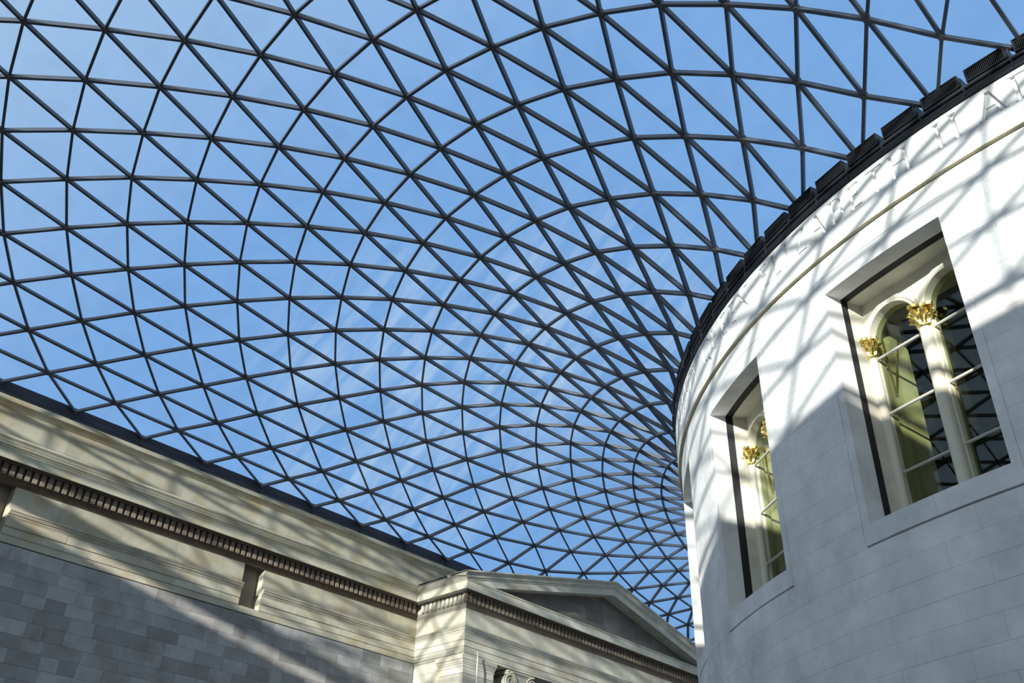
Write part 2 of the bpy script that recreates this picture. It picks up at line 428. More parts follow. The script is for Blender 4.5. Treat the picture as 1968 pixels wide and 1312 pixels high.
# ------------------------------------------------------------------ the court: floor and unseen walls
XF = -36.754                    # frieze plane of the west range
YS, YN = -49.1, 53.24
PY0, PY1 = -8.84, 13.24         # west portico
PX = -33.28
ZT = 17.64                      # parapet top
fl = MB().box(-39, 39, YS-2, YN+2, -1.75, -1.45).build('floor', M['floor']); fl['kind'] = 'structure'
w = MB(); w.box(-38.5, 38.5, YS-0.9, YS, -1.45, ZT-0.11); wb = w.build('wall_back', M['trim']); wb['kind'] = 'structure'
pd = MB().add([(x, y, z) for y in (YS-0.6, YS-0.02) for x, z in ((-13, 17.4), (13, 17.4), (13, 17.5), (4.0, 17.62), (0.8, 18.08), (-2.2, 18.08), (-4.4, 17.62), (-13, 17.5))], [tuple(range(7, -1, -1)), tuple(range(8, 16))]+[(k, (k+1) % 8, 8+(k+1) % 8, 8+k) for k in range(8)]).build('gable_coping', M['trim'], wb)
w = MB(); w.box(-38.5, 38.5, YN, YN+0.9, -1.45, ZT); wn = w.build('wall_north', M['trim']); wn['kind'] = 'structure'
w = MB(); w.box(36.75, 38.5, YS, YN, -1.45, ZT); we = w.build('wall_east', M['trim']); we['kind'] = 'structure'

# ------------------------------------------------------------------ the steel and glass roof
GRID={
 -40:(23,"0,5324,1831 0,5058,1977 0,4788,2097 0,4513,2191 0,4234,2256 0,3951,2290 0,3665,2294 0,3376,2265 0,3085,2204 0,2792,2111 0,2495,1986 0,2195,1830"),
 -39:(22,"-284,5324,1831 -255,5069,1971 -235,4809,2090 -220,4545,2185 -206,4276,2254 -194,4005,2294 -182,3731,2305 -171,3455,2286 -159,3177,2236 -147,2897,2156 -135,2615,2047 -123,2332,1908"),
 -38:(21,"-568,5324,1831 -518,5077,1969 -479,4825,2087 -448,4570,2183 -420,4311,2255 -395,4050,2300 -372,3787,2317 -349,3522,2307 -326,3255,2267 -303,2987,2199 -280,2719,2103 -256,2450,1979 -229,2183,1830"),
 -37:(20,"-852,5324,1831 -786,5081,1968 -730,4836,2086 -683,4588,2183 -641,4338,2257 -603,4086,2307 -568,3832,2330 -534,3577,2327 -501,3321,2297 -468,3064,2239 -434,2807,2154 -399,2550,2044 -363,2294,1907"),
 -36:(19,"-1135,5324,1831 -1055,5084,1968 -985,4844,2086 -923,4602,2184 -868,4359,2261 -817,4114,2314 -771,3869,2343 -726,3623,2346 -682,3376,2324 -639,3129,2276 -595,2882,2201 -550,2635,2102 -504,2390,1978 -456,2147,1830"),
 -35:(18,"-1419,5324,1831 -1325,5086,1967 -1242,4848,2085 -1167,4611,2185 -1099,4373,2264 -1036,4135,2321 -978,3897,2354 -923,3659,2364 -870,3420,2349 -817,3182,2309 -764,2944,2244 -709,2707,2156 -654,2471,2043 -597,2236,1907"),
 -34:(17,"-1703,5324,1831 -1596,5086,1965 -1500,4850,2083 -1412,4616,2184 -1333,4382,2265 -1259,4150,2326 -1191,3918,2364 -1126,3686,2380 -1063,3455,2372 -1000,3224,2340 -938,2994,2284 -875,2765,2205 -811,2537,2102 -746,2311,1977 -678,2088,1830"),
 -33:(16,"-1987,5324,1831 -1867,5085,1962 -1758,4850,2079 -1659,4617,2181 -1569,4387,2265 -1485,4158,2329 -1407,3931,2372 -1332,3706,2393 -1260,3481,2391 -1189,3257,2367 -1118,3034,2319 -1047,2812,2249 -975,2592,2157 -901,2373,2042 -825,2156,1906"),
 -32:(15,"-2271,5324,1831 -2137,5083,1957 -2016,4847,2073 -1907,4614,2174 -1806,4386,2260 -1713,4161,2328 -1625,3938,2376 -1541,3717,2403 -1461,3498,2408 -1382,3281,2390 -1303,3064,2351 -1224,2849,2289 -1144,2635,2206 -1062,2423,2102 -978,2213,1976 -893,2005,1830"),
 -31:(14,"-2555,5324,1831 -2407,5079,1951 -2274,4841,2063 -2153,4608,2164 -2043,4381,2252 -1940,4158,2323 -1844,3938,2376 -1753,3722,2408 -1664,3508,2419 -1578,3295,2409 -1492,3085,2378 -1405,2876,2325 -1317,2668,2250 -1228,2462,2156 -1137,2258,2040 -1044,2056,1905"),
 -30:(13,"-2838,5324,1831 -2676,5074,1942 -2530,4833,2049 -2398,4599,2149 -2278,4371,2238 -2168,4150,2312 -2064,3932,2369 -1965,3719,2408 -1870,3509,2426 -1776,3302,2423 -1683,3096,2399 -1590,2893,2355 -1495,2691,2290 -1399,2491,2204 -1301,2293,2099 -1200,2096,1974 -1098,1901,1830"),
 -29:(12,"-3122,5324,1831 -2942,5067,1930 -2782,4821,2030 -2640,4585,2127 -2511,4356,2216 -2392,4135,2294 -2282,3920,2356 -2177,3709,2400 -2075,3503,2425 -1975,3300,2430 -1876,3099,2415 -1777,2901,2379 -1676,2705,2323 -1573,2510,2247 -1468,2317,2152 -1361,2125,2038 -1251,1935,1904"),
 -28:(11,"-3406,5324,1831 -3205,5058,1912 -3030,4806,2003 -2876,4566,2097 -2739,4336,2186 -2613,4115,2266 -2496,3900,2333 -2386,3692,2384 -2279,3489,2417 -2174,3290,2430 -2070,3094,2423 -1965,2900,2397 -1858,2709,2350 -1750,2520,2284 -1639,2332,2199 -1525,2145,2095 -1409,1960,1972 -1290,1776,1830"),
 -27:(10,"-3690,5324,1831 -3457,5044,1883 -3267,4786,1965 -3104,4542,2055 -2958,4309,2145 -2827,4087,2228 -2706,3873,2300 -2591,3667,2358 -2480,3466,2398 -2371,3271,2420 -2263,3079,2423 -2153,2891,2406 -2042,2705,2370 -1928,2521,2314 -1812,2338,2239 -1692,2156,2145 -1570,1975,2033 -1445,1795,1902"),
 -26:(10,"-3690,5023,1831 -3491,4759,1911 -3318,4510,2000 -3167,4275,2091 -3032,4052,2177 -2907,3838,2255 -2789,3633,2319 -2676,3435,2368 -2564,3243,2400 -2453,3055,2413 -2340,2872,2406 -2225,2691,2380 -2107,2512,2335 -1985,2335,2271 -1861,2158,2189 -1733,1982,2087 -1603,1806,1968 -1469,1631,1830"),
 -25:(10,"-3690,4722,1831 -3515,4471,1926 -3361,4233,2021 -3223,4008,2112 -3097,3794,2196 -2979,3590,2268 -2865,3394,2326 -2752,3205,2368 -2639,3022,2391 -2524,2843,2396 -2406,2667,2382 -2284,2494,2348 -2159,2322,2296 -2030,2151,2225 -1898,1980,2135 -1762,1809,2027 -1623,1638,1900"),
 -24:(10,"-3690,4421,1831 -3537,4182,1935 -3399,3955,2033 -3274,3741,2124 -3157,3537,2205 -3044,3343,2272 -2932,3157,2323 -2819,2977,2358 -2704,2803,2374 -2584,2633,2372 -2460,2466,2351 -2331,2300,2311 -2198,2134,2252 -2062,1969,2174 -1922,1803,2078 -1778,1636,1963 -1631,1469,1830"),
 -23:(10,"-3690,4120,1831 -3556,3892,1940 -3434,3677,2039 -3321,3474,2128 -3211,3282,2204 -3102,3098,2266 -2992,2922,2312 -2877,2753,2340 -2757,2588,2351 -2632,2427,2343 -2501,2267,2316 -2365,2108,2270 -2225,1949,2205 -2081,1789,2121 -1933,1627,2019 -1783,1464,1898"),
 -22:(10,"-3690,3819,1831 -3574,3603,1941 -3467,3400,2040 -3363,3209,2126 -3260,3027,2197 -3154,2855,2254 -3042,2690,2295 -2924,2531,2318 -2799,2376,2323 -2667,2224,2310 -2528,2072,2278 -2385,1920,2227 -2238,1766,2156 -2087,1610,2066 -1933,1451,1958 -1776,1290,1830"),
 -21:(10,"-3690,3518,1831 -3591,3315,1941 -3497,3124,2036 -3402,2944,2118 -3303,2775,2186 -3198,2614,2238 -3083,2461,2274 -2960,2313,2293 -2827,2168,2294 -2688,2024,2276 -2542,1880,2239 -2392,1733,2182 -2238,1584,2106 -2081,1431,2010 -1922,1275,1895"),
 -20:(10,"-3690,3217,1831 -3607,3026,1938 -3524,2848,2030 -3436,2681,2107 -3339,2525,2171 -3232,2377,2219 -3112,2236,2252 -2982,2099,2267 -2842,1964,2264 -2694,1828,2242 -2542,1690,2200 -2385,1548,2138 -2226,1402,2055 -2065,1252,1952 -1901,1098,1830"),
 -19:(10,"-3690,2916,1831 -3622,2738,1933 -3548,2573,2021 -3465,2420,2095 -3367,2278,2155 -3255,2144,2200 -3128,2015,2230 -2989,1889,2242 -2841,1763,2236 -2686,1634,2209 -2528,1501,2161 -2367,1364,2092 -2204,1221,2003 -2039,1073,1892"),
 -18:(10,"-3690,2615,1831 -3635,2451,1928 -3569,2300,2011 -3486,2162,2082 -3384,2035,2140 -3263,1915,2184 -3127,1799,2211 -2980,1683,2220 -2825,1565,2209 -2665,1442,2176 -2502,1314,2122 -2337,1180,2046 -2172,1040,1948 -2005,893,1830"),
 -17:(10,"-3690,2314,1831 -3646,2165,1923 -3583,2029,2003 -3497,1907,2072 -3387,1796,2129 -3256,1691,2171 -3111,1587,2196 -2956,1481,2201 -2795,1369,2184 -2631,1252,2144 -2465,1128,2083 -2299,997,1998 -2133,859,1891"),
 -16:(10,"-3690,2013,1831 -3654,1879,1918 -3590,1761,1997 -3496,1657,2066 -3374,1563,2123 -3232,1472,2163 -3078,1379,2184 -2917,1280,2183 -2753,1175,2159 -2586,1062,2112 -2420,942,2041 -2254,815,1947 -2088,678,1830"),
 -15:(10,"-3690,1712,1831 -3656,1596,1916 -3586,1497,1995 -3478,1413,2066 -3343,1335,2122 -3193,1256,2159 -3033,1172,2174 -2868,1080,2166 -2701,981,2134 -2533,873,2078 -2367,758,1996 -2202,634,1891"),
 -14:(10,"-3690,1411,1831 -3651,1316,1917 -3568,1239,1999 -3443,1175,2072 -3298,1111,2125 -3141,1042,2157 -2976,966,2165 -2808,881,2148 -2641,788,2107 -2474,686,2039 -2310,576,1947 -2147,456,1830"),
 -13:(10,"-3690,1110,1831 -3638,1039,1921 -3536,985,2007 -3397,938,2080 -3242,888,2129 -3079,829,2154 -2910,760,2154 -2742,683,2127 -2574,597,2075 -2409,503,1996 -2248,400,1892"),
 -12:(10,"-3690,809,1831 -3619,764,1924 -3489,736,2019 -3337,705,2089 -3175,666,2131 -3006,616,2148 -2837,556,2139 -2668,488,2102 -2502,411,2038 -2340,325,1947 -2183,229,1830"),
 -11:(10,"-3691,507,1830 -3585,496,1934 -3423,492,2039 -3261,476,2100 -3096,447,2133 -2926,406,2140 -2756,357,2120 -2588,300,2071 -2426,233,1994 -2269,157,1892"),
 -10:(10,"-3687,208,1834 -3498,246,1983 -3337,257,2064 -3176,251,2110 -3009,232,2132 -2837,203,2128 -2668,167,2095 -2503,121,2033 -2345,66,1945 -2195,0,1830"),
 -9:(9,"-3691,-94,1830 -3559,-31,1931 -3402,9,2025 -3245,29,2085 -3081,33,2118 -2911,28,2127 -2739,13,2110 -2573,-11,2064 -2413,-45,1991 -2263,-89,1890"),
 -8:(8,"-3690,-395,1831 -3586,-317,1903 -3448,-257,1991 -3300,-215,2059 -3143,-187,2101 -2976,-171,2122 -2804,-163,2118 -2636,-164,2086 -2473,-176,2029 -2321,-197,1944 -2183,-229,1830"),
 -7:(7,"-3690,-696,1831 -3606,-615,1887 -3484,-537,1961 -3343,-475,2034 -3192,-426,2086 -3031,-387,2114 -2863,-359,2122 -2693,-339,2104 -2528,-328,2060 -2371,-326,1991 -2230,-335,1892"),
 -6:(6,"-3690,-997,1831 -3615,-909,1879 -3508,-824,1945 -3378,-746,2012 -3233,-679,2070 -3076,-620,2106 -2911,-571,2124 -2746,-532,2116 -2579,-499,2085 -2417,-475,2031 -2269,-460,1947 -2147,-456,1830"),
 -5:(5,"-3690,-1298,1831 -3619,-1204,1877 -3520,-1111,1939 -3400,-1022,2001 -3264,-941,2058 -3113,-867,2100 -2953,-799,2125 -2787,-739,2127 -2624,-689,2105 -2463,-644,2061 -2305,-606,1995 -2173,-578,1895"),
 -4:(4,"-3690,-1599,1831 -3623,-1503,1879 -3528,-1400,1936 -3412,-1300,1998 -3284,-1209,2052 -3140,-1121,2098 -2984,-1038,2128 -2823,-962,2138 -2662,-892,2124 -2502,-829,2088 -2347,-772,2030 -2203,-720,1948 -2088,-678,1830"),
 -3:(3,"-3690,-1900,1831 -3624,-1802,1883 -3530,-1689,1938 -3419,-1580,1997 -3296,-1478,2052 -3158,-1380,2099 -3007,-1285,2134 -2851,-1195,2149 -2692,-1109,2143 -2532,-1027,2115 -2376,-950,2065 -2230,-881,1994 -2100,-816,1895"),
 -2:(2,"-3690,-2201,1831 -3620,-2095,1886 -3529,-1981,1944 -3421,-1863,2002 -3301,-1750,2055 -3170,-1642,2101 -3024,-1536,2139 -2869,-1432,2161 -2712,-1333,2163 -2554,-1236,2141 -2398,-1142,2098 -2248,-1054,2036 -2110,-969,1951 -2005,-893,1830"),
 -1:(1,"-3690,-2502,1831 -3617,-2394,1892 -3525,-2270,1950 -3419,-2148,2010 -3301,-2028,2064 -3171,-1905,2109 -3031,-1790,2147 -2882,-1676,2172 -2726,-1563,2179 -2568,-1453,2166 -2413,-1345,2130 -2262,-1239,2073 -2121,-1138,1997 -1998,-1041,1897"),
 0:(0,"-3690,-2803,1831 -3611,-2687,1894 -3516,-2561,1959 -3410,-2431,2019 -3295,-2306,2074 -3167,-2177,2123 -3030,-2050,2161 -2886,-1925,2186 -2733,-1798,2195 -2577,-1677,2188 -2422,-1557,2161 -2270,-1436,2111 -2127,-1319,2042 -1993,-1205,1954 -1901,-1097,1830"),
 1:(-1,"-3690,-3104,1831 -3601,-2978,1898 -3503,-2847,1963 -3395,-2713,2028 -3281,-2582,2086 -3157,-2448,2135 -3021,-2310,2176 -2879,-2175,2205 -2731,-2039,2216 -2578,-1906,2212 -2423,-1774,2192 -2270,-1642,2149 -2126,-1511,2086 -1990,-1381,2004 -1865,-1248,1899"),
 2:(-2,"-3690,-3405,1831 -3588,-3269,1903 -3484,-3132,1970 -3374,-2994,2036 -3258,-2855,2098 -3137,-2717,2149 -3005,-2573,2192 -2864,-2427,2223 -2717,-2281,2239 -2569,-2140,2239 -2417,-1997,2220 -2265,-1854,2185 -2119,-1711,2129 -1981,-1568,2053 -1853,-1422,1956 -1775,-1290,1830"),
 3:(-3,"-3690,-3706,1831 -3573,-3560,1907 -3459,-3417,1977 -3345,-3274,2045 -3228,-3129,2107 -3107,-2982,2161 -2977,-2832,2206 -2841,-2682,2240 -2698,-2530,2261 -2551,-2377,2265 -2401,-2223,2252 -2251,-2070,2221 -2105,-1918,2172 -1968,-1764,2102 -1837,-1605,2011 -1722,-1446,1900"),
 4:(-4,"-3690,-4007,1831 -3555,-3849,1907 -3429,-3697,1980 -3309,-3548,2049 -3191,-3399,2112 -3068,-3246,2170 -2941,-3093,2218 -2807,-2936,2255 -2668,-2775,2279 -2523,-2613,2289 -2377,-2453,2281 -2229,-2290,2256 -2084,-2127,2212 -1947,-1964,2148 -1816,-1797,2064 -1701,-1627,1960 -1631,-1469,1830"),
 5:(-5,"-3690,-4308,1831 -3534,-4133,1904 -3393,-3970,1977 -3264,-3814,2048 -3140,-3660,2115 -3016,-3505,2176 -2892,-3348,2226 -2761,-3188,2268 -2626,-3020,2295 -2486,-2852,2308 -2342,-2682,2306 -2198,-2512,2286 -2055,-2339,2249 -1918,-2167,2192 -1790,-1992,2114 -1672,-1813,2017 -1575,-1637,1903"),
 6:(-6,"-3690,-4609,1831 -3507,-4411,1895 -3349,-4234,1965 -3210,-4071,2037 -3080,-3913,2107 -2955,-3756,2171 -2832,-3596,2225 -2705,-3432,2270 -2573,-3260,2303 -2437,-3088,2322 -2298,-2912,2326 -2158,-2735,2313 -2017,-2553,2282 -1881,-2372,2232 -1754,-2191,2163 -1635,-2005,2074 -1535,-1816,1964 -1469,-1631,1830"),
 7:(-7,"-3690,-4910,1831 -3469,-4674,1874 -3294,-4484,1940 -3144,-4313,2014 -3008,-4153,2087 -2881,-3996,2155 -2758,-3837,2215 -2634,-3673,2265 -2506,-3500,2304 -2375,-3321,2329 -2240,-3140,2340 -2103,-2955,2334 -1967,-2769,2311 -1836,-2580,2268 -1711,-2392,2207 -1595,-2201,2125 -1489,-2001,2022 -1407,-1803,1900"),
 8:(-7,"-3406,-4910,1831 -3222,-4713,1898 -3062,-4538,1974 -2921,-4376,2052 -2792,-4220,2126 -2669,-4063,2193 -2548,-3902,2250 -2425,-3732,2296 -2299,-3550,2328 -2168,-3364,2347 -2037,-3175,2349 -1908,-2984,2333 -1779,-2788,2298 -1658,-2594,2246 -1544,-2396,2173 -1439,-2190,2077 -1348,-1981,1964 -1290,-1776,1830"),
 9:(-7,"-3122,-4910,1831 -2962,-4738,1914 -2818,-4578,1999 -2687,-4424,2081 -2565,-4271,2156 -2446,-4114,2222 -2328,-3948,2276 -2208,-3770,2317 -2084,-3584,2344 -1959,-3392,2355 -1835,-3197,2348 -1710,-2994,2323 -1595,-2793,2277 -1483,-2588,2214 -1379,-2379,2129 -1287,-2165,2026 -1215,-1947,1900"),
 10:(-7,"-2838,-4910,1831 -2696,-4757,1926 -2566,-4608,2018 -2445,-4460,2103 -2329,-4308,2179 -2215,-4147,2244 -2101,-3976,2295 -1985,-3793,2331 -1867,-3601,2351 -1749,-3403,2354 -1632,-3198,2338 -1519,-2989,2302 -1413,-2779,2248 -1314,-2569,2175 -1224,-2352,2081 -1145,-2125,1965 -1097,-1901,1830"),
 11:(-7,"-2555,-4910,1831 -2428,-4771,1935 -2309,-4629,2032 -2196,-4483,2120 -2086,-4330,2196 -1978,-4165,2258 -1870,-3988,2305 -1760,-3800,2337 -1650,-3602,2350 -1540,-3397,2345 -1433,-3185,2320 -1332,-2970,2276 -1238,-2754,2212 -1152,-2532,2128 -1077,-2306,2024 -1009,-2069,1899"),
 12:(-7,"-2271,-4910,1831 -2156,-4780,1942 -2048,-4642,2042 -1943,-4496,2131 -1841,-4339,2206 -1739,-4169,2267 -1637,-3987,2310 -1536,-3793,2335 -1434,-3589,2342 -1335,-3377,2329 -1240,-3159,2296 -1151,-2937,2243 -1069,-2712,2170 -998,-2485,2078 -933,-2245,1963 -893,-2005,1830"),
 13:(-7,"-1987,-4910,1831 -1884,-4785,1946 -1784,-4648,2049 -1688,-4499,2139 -1594,-4338,2213 -1500,-4163,2270 -1407,-3974,2309 -1315,-3774,2329 -1225,-3564,2328 -1138,-3345,2308 -1056,-3121,2266 -980,-2892,2205 -913,-2660,2123 -854,-2418,2018 -799,-2170,1897"),
 14:(-7,"-1703,-4910,1831 -1610,-4786,1950 -1520,-4647,2054 -1433,-4495,2143 -1348,-4328,2215 -1264,-4147,2269 -1181,-3952,2303 -1101,-3745,2317 -1023,-3528,2310 -950,-3302,2281 -881,-3071,2231 -820,-2832,2160 -765,-2587,2066 -716,-2337,1955 -678,-2088,1830"),
 15:(-7,"-1419,-4910,1831 -1336,-4784,1952 -1256,-4642,2056 -1179,-4484,2144 -1105,-4311,2214 -1032,-4123,2264 -962,-3921,2293 -895,-3707,2301 -831,-3482,2287 -772,-3248,2250 -717,-3007,2191 -669,-2758,2110 -624,-2503,2009 -590,-2243,1888"),
 16:(-7,"-1135,-4910,1831 -1062,-4780,1953 -994,-4632,2057 -929,-4468,2144 -867,-4287,2211 -808,-4091,2257 -752,-3882,2281 -698,-3659,2283 -649,-3426,2261 -603,-3183,2216 -563,-2931,2148 -528,-2672,2058 -495,-2409,1950 -456,-2147,1830"),
 17:(-7,"-852,-4910,1831 -790,-4774,1953 -735,-4619,2057 -684,-4447,2142 -637,-4258,2207 -592,-4054,2249 -550,-3835,2268 -511,-3603,2262 -476,-3360,2233 -445,-3106,2179 -418,-2844,2102 -393,-2575,2005 -371,-2299,1886"),
 18:(-7,"-568,-4910,1831 -520,-4766,1953 -481,-4603,2058 -446,-4422,2141 -415,-4223,2203 -385,-4009,2241 -358,-3780,2254 -333,-3538,2241 -311,-3284,2203 -293,-3019,2141 -277,-2745,2055 -261,-2464,1949 -230,-2183,1830"),
 19:(-7,"-284,-4910,1831 -256,-4757,1955 -235,-4583,2059 -218,-4392,2142 -202,-4183,2200 -188,-3958,2233 -174,-3718,2240 -163,-3464,2220 -154,-3198,2174 -145,-2921,2103 -137,-2634,2009 -130,-2337,1891"),
 20:(-7,"0,-4910,1831 0,-4744,1960 0,-4559,2065 0,-4357,2145 0,-4137,2200 0,-3900,2228 0,-3648,2228 0,-3382,2201 0,-3104,2147 0,-2813,2067 0,-2510,1961 0,-2195,1830"),
}

P = {}
for j, (i0, s) in GRID.items():
    for n, t in enumerate(s.split()):
        x, y, z = (float(c)/100 for c in t.split(','))
        P[(i0+n, j, 0)] = Vector((x, y, z))
        if abs(x) > 0.05: P[(i0+n, j, 1)] = Vector((-x, y, z))
def nb(k):
    return P.get(k)
def key(i, j, side):
    if (i, j, side) in P: return (i, j, side)
    if side == 1 and (i, j, 0) in P and j in (20, -40): return (i, j, 0)
    return None
edges = set(); tris = set()
for (i, j, sd_) in list(P):
    for side in ((0, 1) if j in (20, -40) else (sd_,)):
        a = key(i, j, side)
        A = key(i+1, j, side); B = key(i, j+1, side); Cc = key(i+1, j-1, side)
        ringk = key(i-1, j+2, side) if 2*i+j == 28 else None
        for q in (A, B, Cc, ringk):
            if q: edges.add((min(a, q), max(a, q)))
        if A and B: tris.add((a, A, B))
        if A and Cc: tris.add((a, Cc, A))
        if ringk:
            mid = key(i-1, j+1, side)
            if mid: tris.add((a, ringk, mid))
nrm = {k: Vector((0, 0, 0)) for k in P}
for a, b, c in tris:
    n = (P[b]-P[a]).cross(P[c]-P[a])
    if n.z < 0: n = -n
    for k in (a, b, c): nrm[k] += n
for k in nrm: nrm[k].normalize()
def on_wall(p): return abs(abs(p.x)-36.9) < 0.03 or abs(p.y-YS) < 0.03 or abs(p.y-YN) < 0.03

ceiling = empty('ceiling', (0, 0, 18.3), kind='structure')
unit = MB().box(-0.5, 0.5, -0.5, 0.5, -0.5, 0.5)
unit_me = unit.mesh('steel_beam', M['steel'])
BW, BD = 0.085, 0.165
beams = []
for a, b in edges:
    pa, pb = P[a], P[b]
    if on_wall(pa) and on_wall(pb): continue
    sa, sb = project(pa), project(pb)
    mid = (pa+pb)/2
    vis = 0
    if in_view(mid) and sa and sb and mid.y < 40 and mid.x < 1: vis = sqrt((sa[0]-sb[0])**2+(sa[1]-sb[1])**2)
    beams.append((vis, a, b))
beams.sort(key=lambda t: (-t[0], t[1], t[2]))
def beam_frame(a, b):
    pa, pb = P[a], P[b]
    d = (pb-pa); ln = d.length; d.normalize()
    n = (nrm[a]+nrm[b]).normalized(); n = (n-d*n.dot(d)).normalized(); s = n.cross(d)
    return (pa+pb)/2-n*(BD/2), d, s, n, ln
rest = MB()
for q, (vis, a, b) in enumerate(beams):
    c, d, s, n, ln = beam_frame(a, b)
    if q < 300 and vis > 0:
        o = link('steel_beam', unit_me, ceiling)
        mm = Matrix.Identity(4)
        for k in range(3):
            mm[k][0], mm[k][1], mm[k][2], mm[k][3] = d[k]*ln, s[k]*BW, n[k]*BD, c[k]
        o.matrix_parent_inverse = PINV['ceiling']
        o.matrix_basis = mm
    else:
        hx = [c+d*(ln/2*sx)+s*(BW/2*sy)+n*(BD/2*sz) for sz in (-1, 1) for sx, sy in ((-1,-1),(1,-1),(1,1),(-1,1))]
        rest.hexa(hx)
o = rest.build('steel_lattice', M['steel'], ceiling); o['kind'] = 'stuff'

panes = []
for a, b, c in tris:
    mid = (P[a]+P[b]+P[c])/3
    vis = 0
    if in_view(mid) and mid.y < 40 and mid.x < 1:
        s = [project(P[k]) for k in (a, b, c)]
        if all(s): vis = abs((s[1][0]-s[0][0])*(s[2][1]-s[0][1])-(s[2][0]-s[0][0])*(s[1][1]-s[0][1]))
    panes.append((vis, a, b, c))
panes.sort(key=lambda t: (-t[0], t[1:]))
rest = MB()
for q, (vis, a, b, c) in enumerate(panes):
    n = (P[b]-P[a]).cross(P[c]-P[a]).normalized()
    if n.z < 0: n = -n
    mid = (P[a]+P[b]+P[c])/3
    lo = [P[k]+(mid-P[k]).normalized()*0.05+n*0.02 for k in (a, b, c)]
    hi = [p+n*0.03 for p in lo]
    fs = [(0,2,1),(3,4,5),(0,1,4,3),(1,2,5,4),(2,0,3,5)]
    if q < 300 and vis > 0: MB().add(lo+hi, fs).build('glass_pane', M['glass'], ceiling)
    else: rest.add(lo+hi, fs)
o = rest.build('glass_panes', M['glass'], ceiling); o['kind'] = 'stuff'

node_me = MB().lathe([(0.07, -0.19), (0.085, -0.175), (0.085, 0.02), (0.07, 0.03)], (0, 0, 0), 8).mesh('steel_joint', M['node'])
rest = MB(); jn = []
for k, p in P.items():
    s = project(p); vis = in_view(p) and p.y < 40 and p.x < 1 and not on_wall(p)
    jn.append((0 if not vis else 1/(p-CAM).length, k))
jn.sort(key=lambda t: (-t[0], t[1]))
for q, (vis, k) in enumerate(jn):
    mm = Matrix.Translation(P[k]) @ nrm[k].to_track_quat('Z', 'Y').to_matrix().to_4x4()
    if q < 300 and vis > 0:
        o = link('steel_joint', node_me, ceiling); o.matrix_parent_inverse = PINV['ceiling']; o.matrix_basis = mm
    else:
        vs = [mm @ v.co for v in node_me.vertices]; rest.add(vs, [tuple(f.vertices) for f in node_me.polygons])
o = rest.build('steel_joints', M['node'], ceiling); o['kind'] = 'stuff'
# perimeter beams that carry the roof edge above the parapets, on short stub posts
def edge_beam(x0, x1, y0, y1, z0=17.95, z1=18.40): return MB().box(x0, x1, y0, y1, z0, z1)
edge_beam(-37.12, -36.86, YS-0.2, YN+0.2).build('edge_beam', M['edge'], ceiling)
edge_beam(36.86, 37.12, YS-0.2, YN+0.2).build('edge_beam', M['edge'], ceiling)
for xa, xb, zt_ in ((-36.86, -11, 18.85), (-11, 11, 18.28), (11, 36.86, 18.85)):
    edge_beam(xa, xb, YS-0.2, YS+0.06, 18.0, zt_).build('edge_beam', M['edge'], ceiling)
edge_beam(-36.86, 36.86, YN-0.06, YN+0.2).build('edge_beam', M['edge'], ceiling)
st = MB()
for k in range(-7, 28):
    y = -28.03+3.01*k
    for x in (-37.05, 36.95): st.box(x, x+0.1, y-0.05, y+0.05, ZT-0.2, 17.97)
for k in range(-13, 14):
    for y in (YS-0.1, YN): st.box(k*2.84-0.05, k*2.84+0.05, y, y+0.1, ZT-0.2, 17.97)
st.build('stub_posts', M['edge'], ceiling)

# ------------------------------------------------------------------ west range (wall_left): ashlar, architrave, frieze, dentils, cornice, attic
wall = empty('wall_left', (XF, -20, -1.45), kind='structure')
MB().box(-38.5, -37.22, YS, YN, -1.45, 17.45).build('wall_core', M['wall'], wall)
XB = -37.22
NICHES = [(-30.32, -29.26), (-19.12, -18.09)]
NZ0, NZ1 = 12.64, 14.36
for a_, b__ in NICHES: MB().box(XB-0.02, XB+0.01, a_-0.05, b__+0.05, NZ0-0.1, NZ1+0.1).build('niche_back', M['niche_shade'], wall)  # thin sheets added to darken the niche backs like shadow
def cut(y0, y1, z0, z1):
    """split a run of stone at the niches"""
    segs = [(y0, y1)]
    if z0 < NZ1-0.01 and z1 > NZ0+0.01:
        for a, b in NICHES:
            nx = []
            for s, e in segs:
                if e <= a or s >= b: nx.append((s, e)); continue
                if s < a: nx.append((s, a))
                if e > b: nx.append((b, e))
            segs = nx
    return segs
VY0, VY1 = -33.0, PY0           # stretch of wall the photograph shows, built stone by stone
def course(name, z0, z1, l0, l1, x1, mat, j=0.004):
    y = VY0 - RND.random()*l0
    while y < VY1:
        e = min(y+RND.uniform(l0, l1), VY1)
        if VY1-e < 0.35: e = VY1
        for s, t in cut(y, e, z0, z1):
            if t-s > 0.03: MB().box(XB-0.03, x1+RND.uniform(-0.004, 0.004), s+j, t-j, z0+j, z1-j).build(name, mat, wall)
        y = e
def plainrun(z0, z1, x1, mat, name):
    MB().box(XB-0.03, x1, YS, VY0-1.6, z0, z1).build(name, mat, wall)
    MB().box(XB-0.03, x1, PY1, YN, z0, z1).build(name, mat, wall)
# ashlar courses under the architrave
zs = 12.33
k = 0
while zs > 6.6:
    h = [0.52, 0.47, 0.50, 0.46, 0.53][k % 5]
    course('stone_block', zs-h, zs, 0.62, 1.5, XF, M['wall'])
    zs -= h; k += 1
MB().box(XB-0.03, XF-0.01, VY0-1.6, PY0, -1.45, zs).build('lower_wall', M['wall'], wall)
plainrun(-1.45, 12.33, XF-0.01, M['wall'], 'lower_wall')
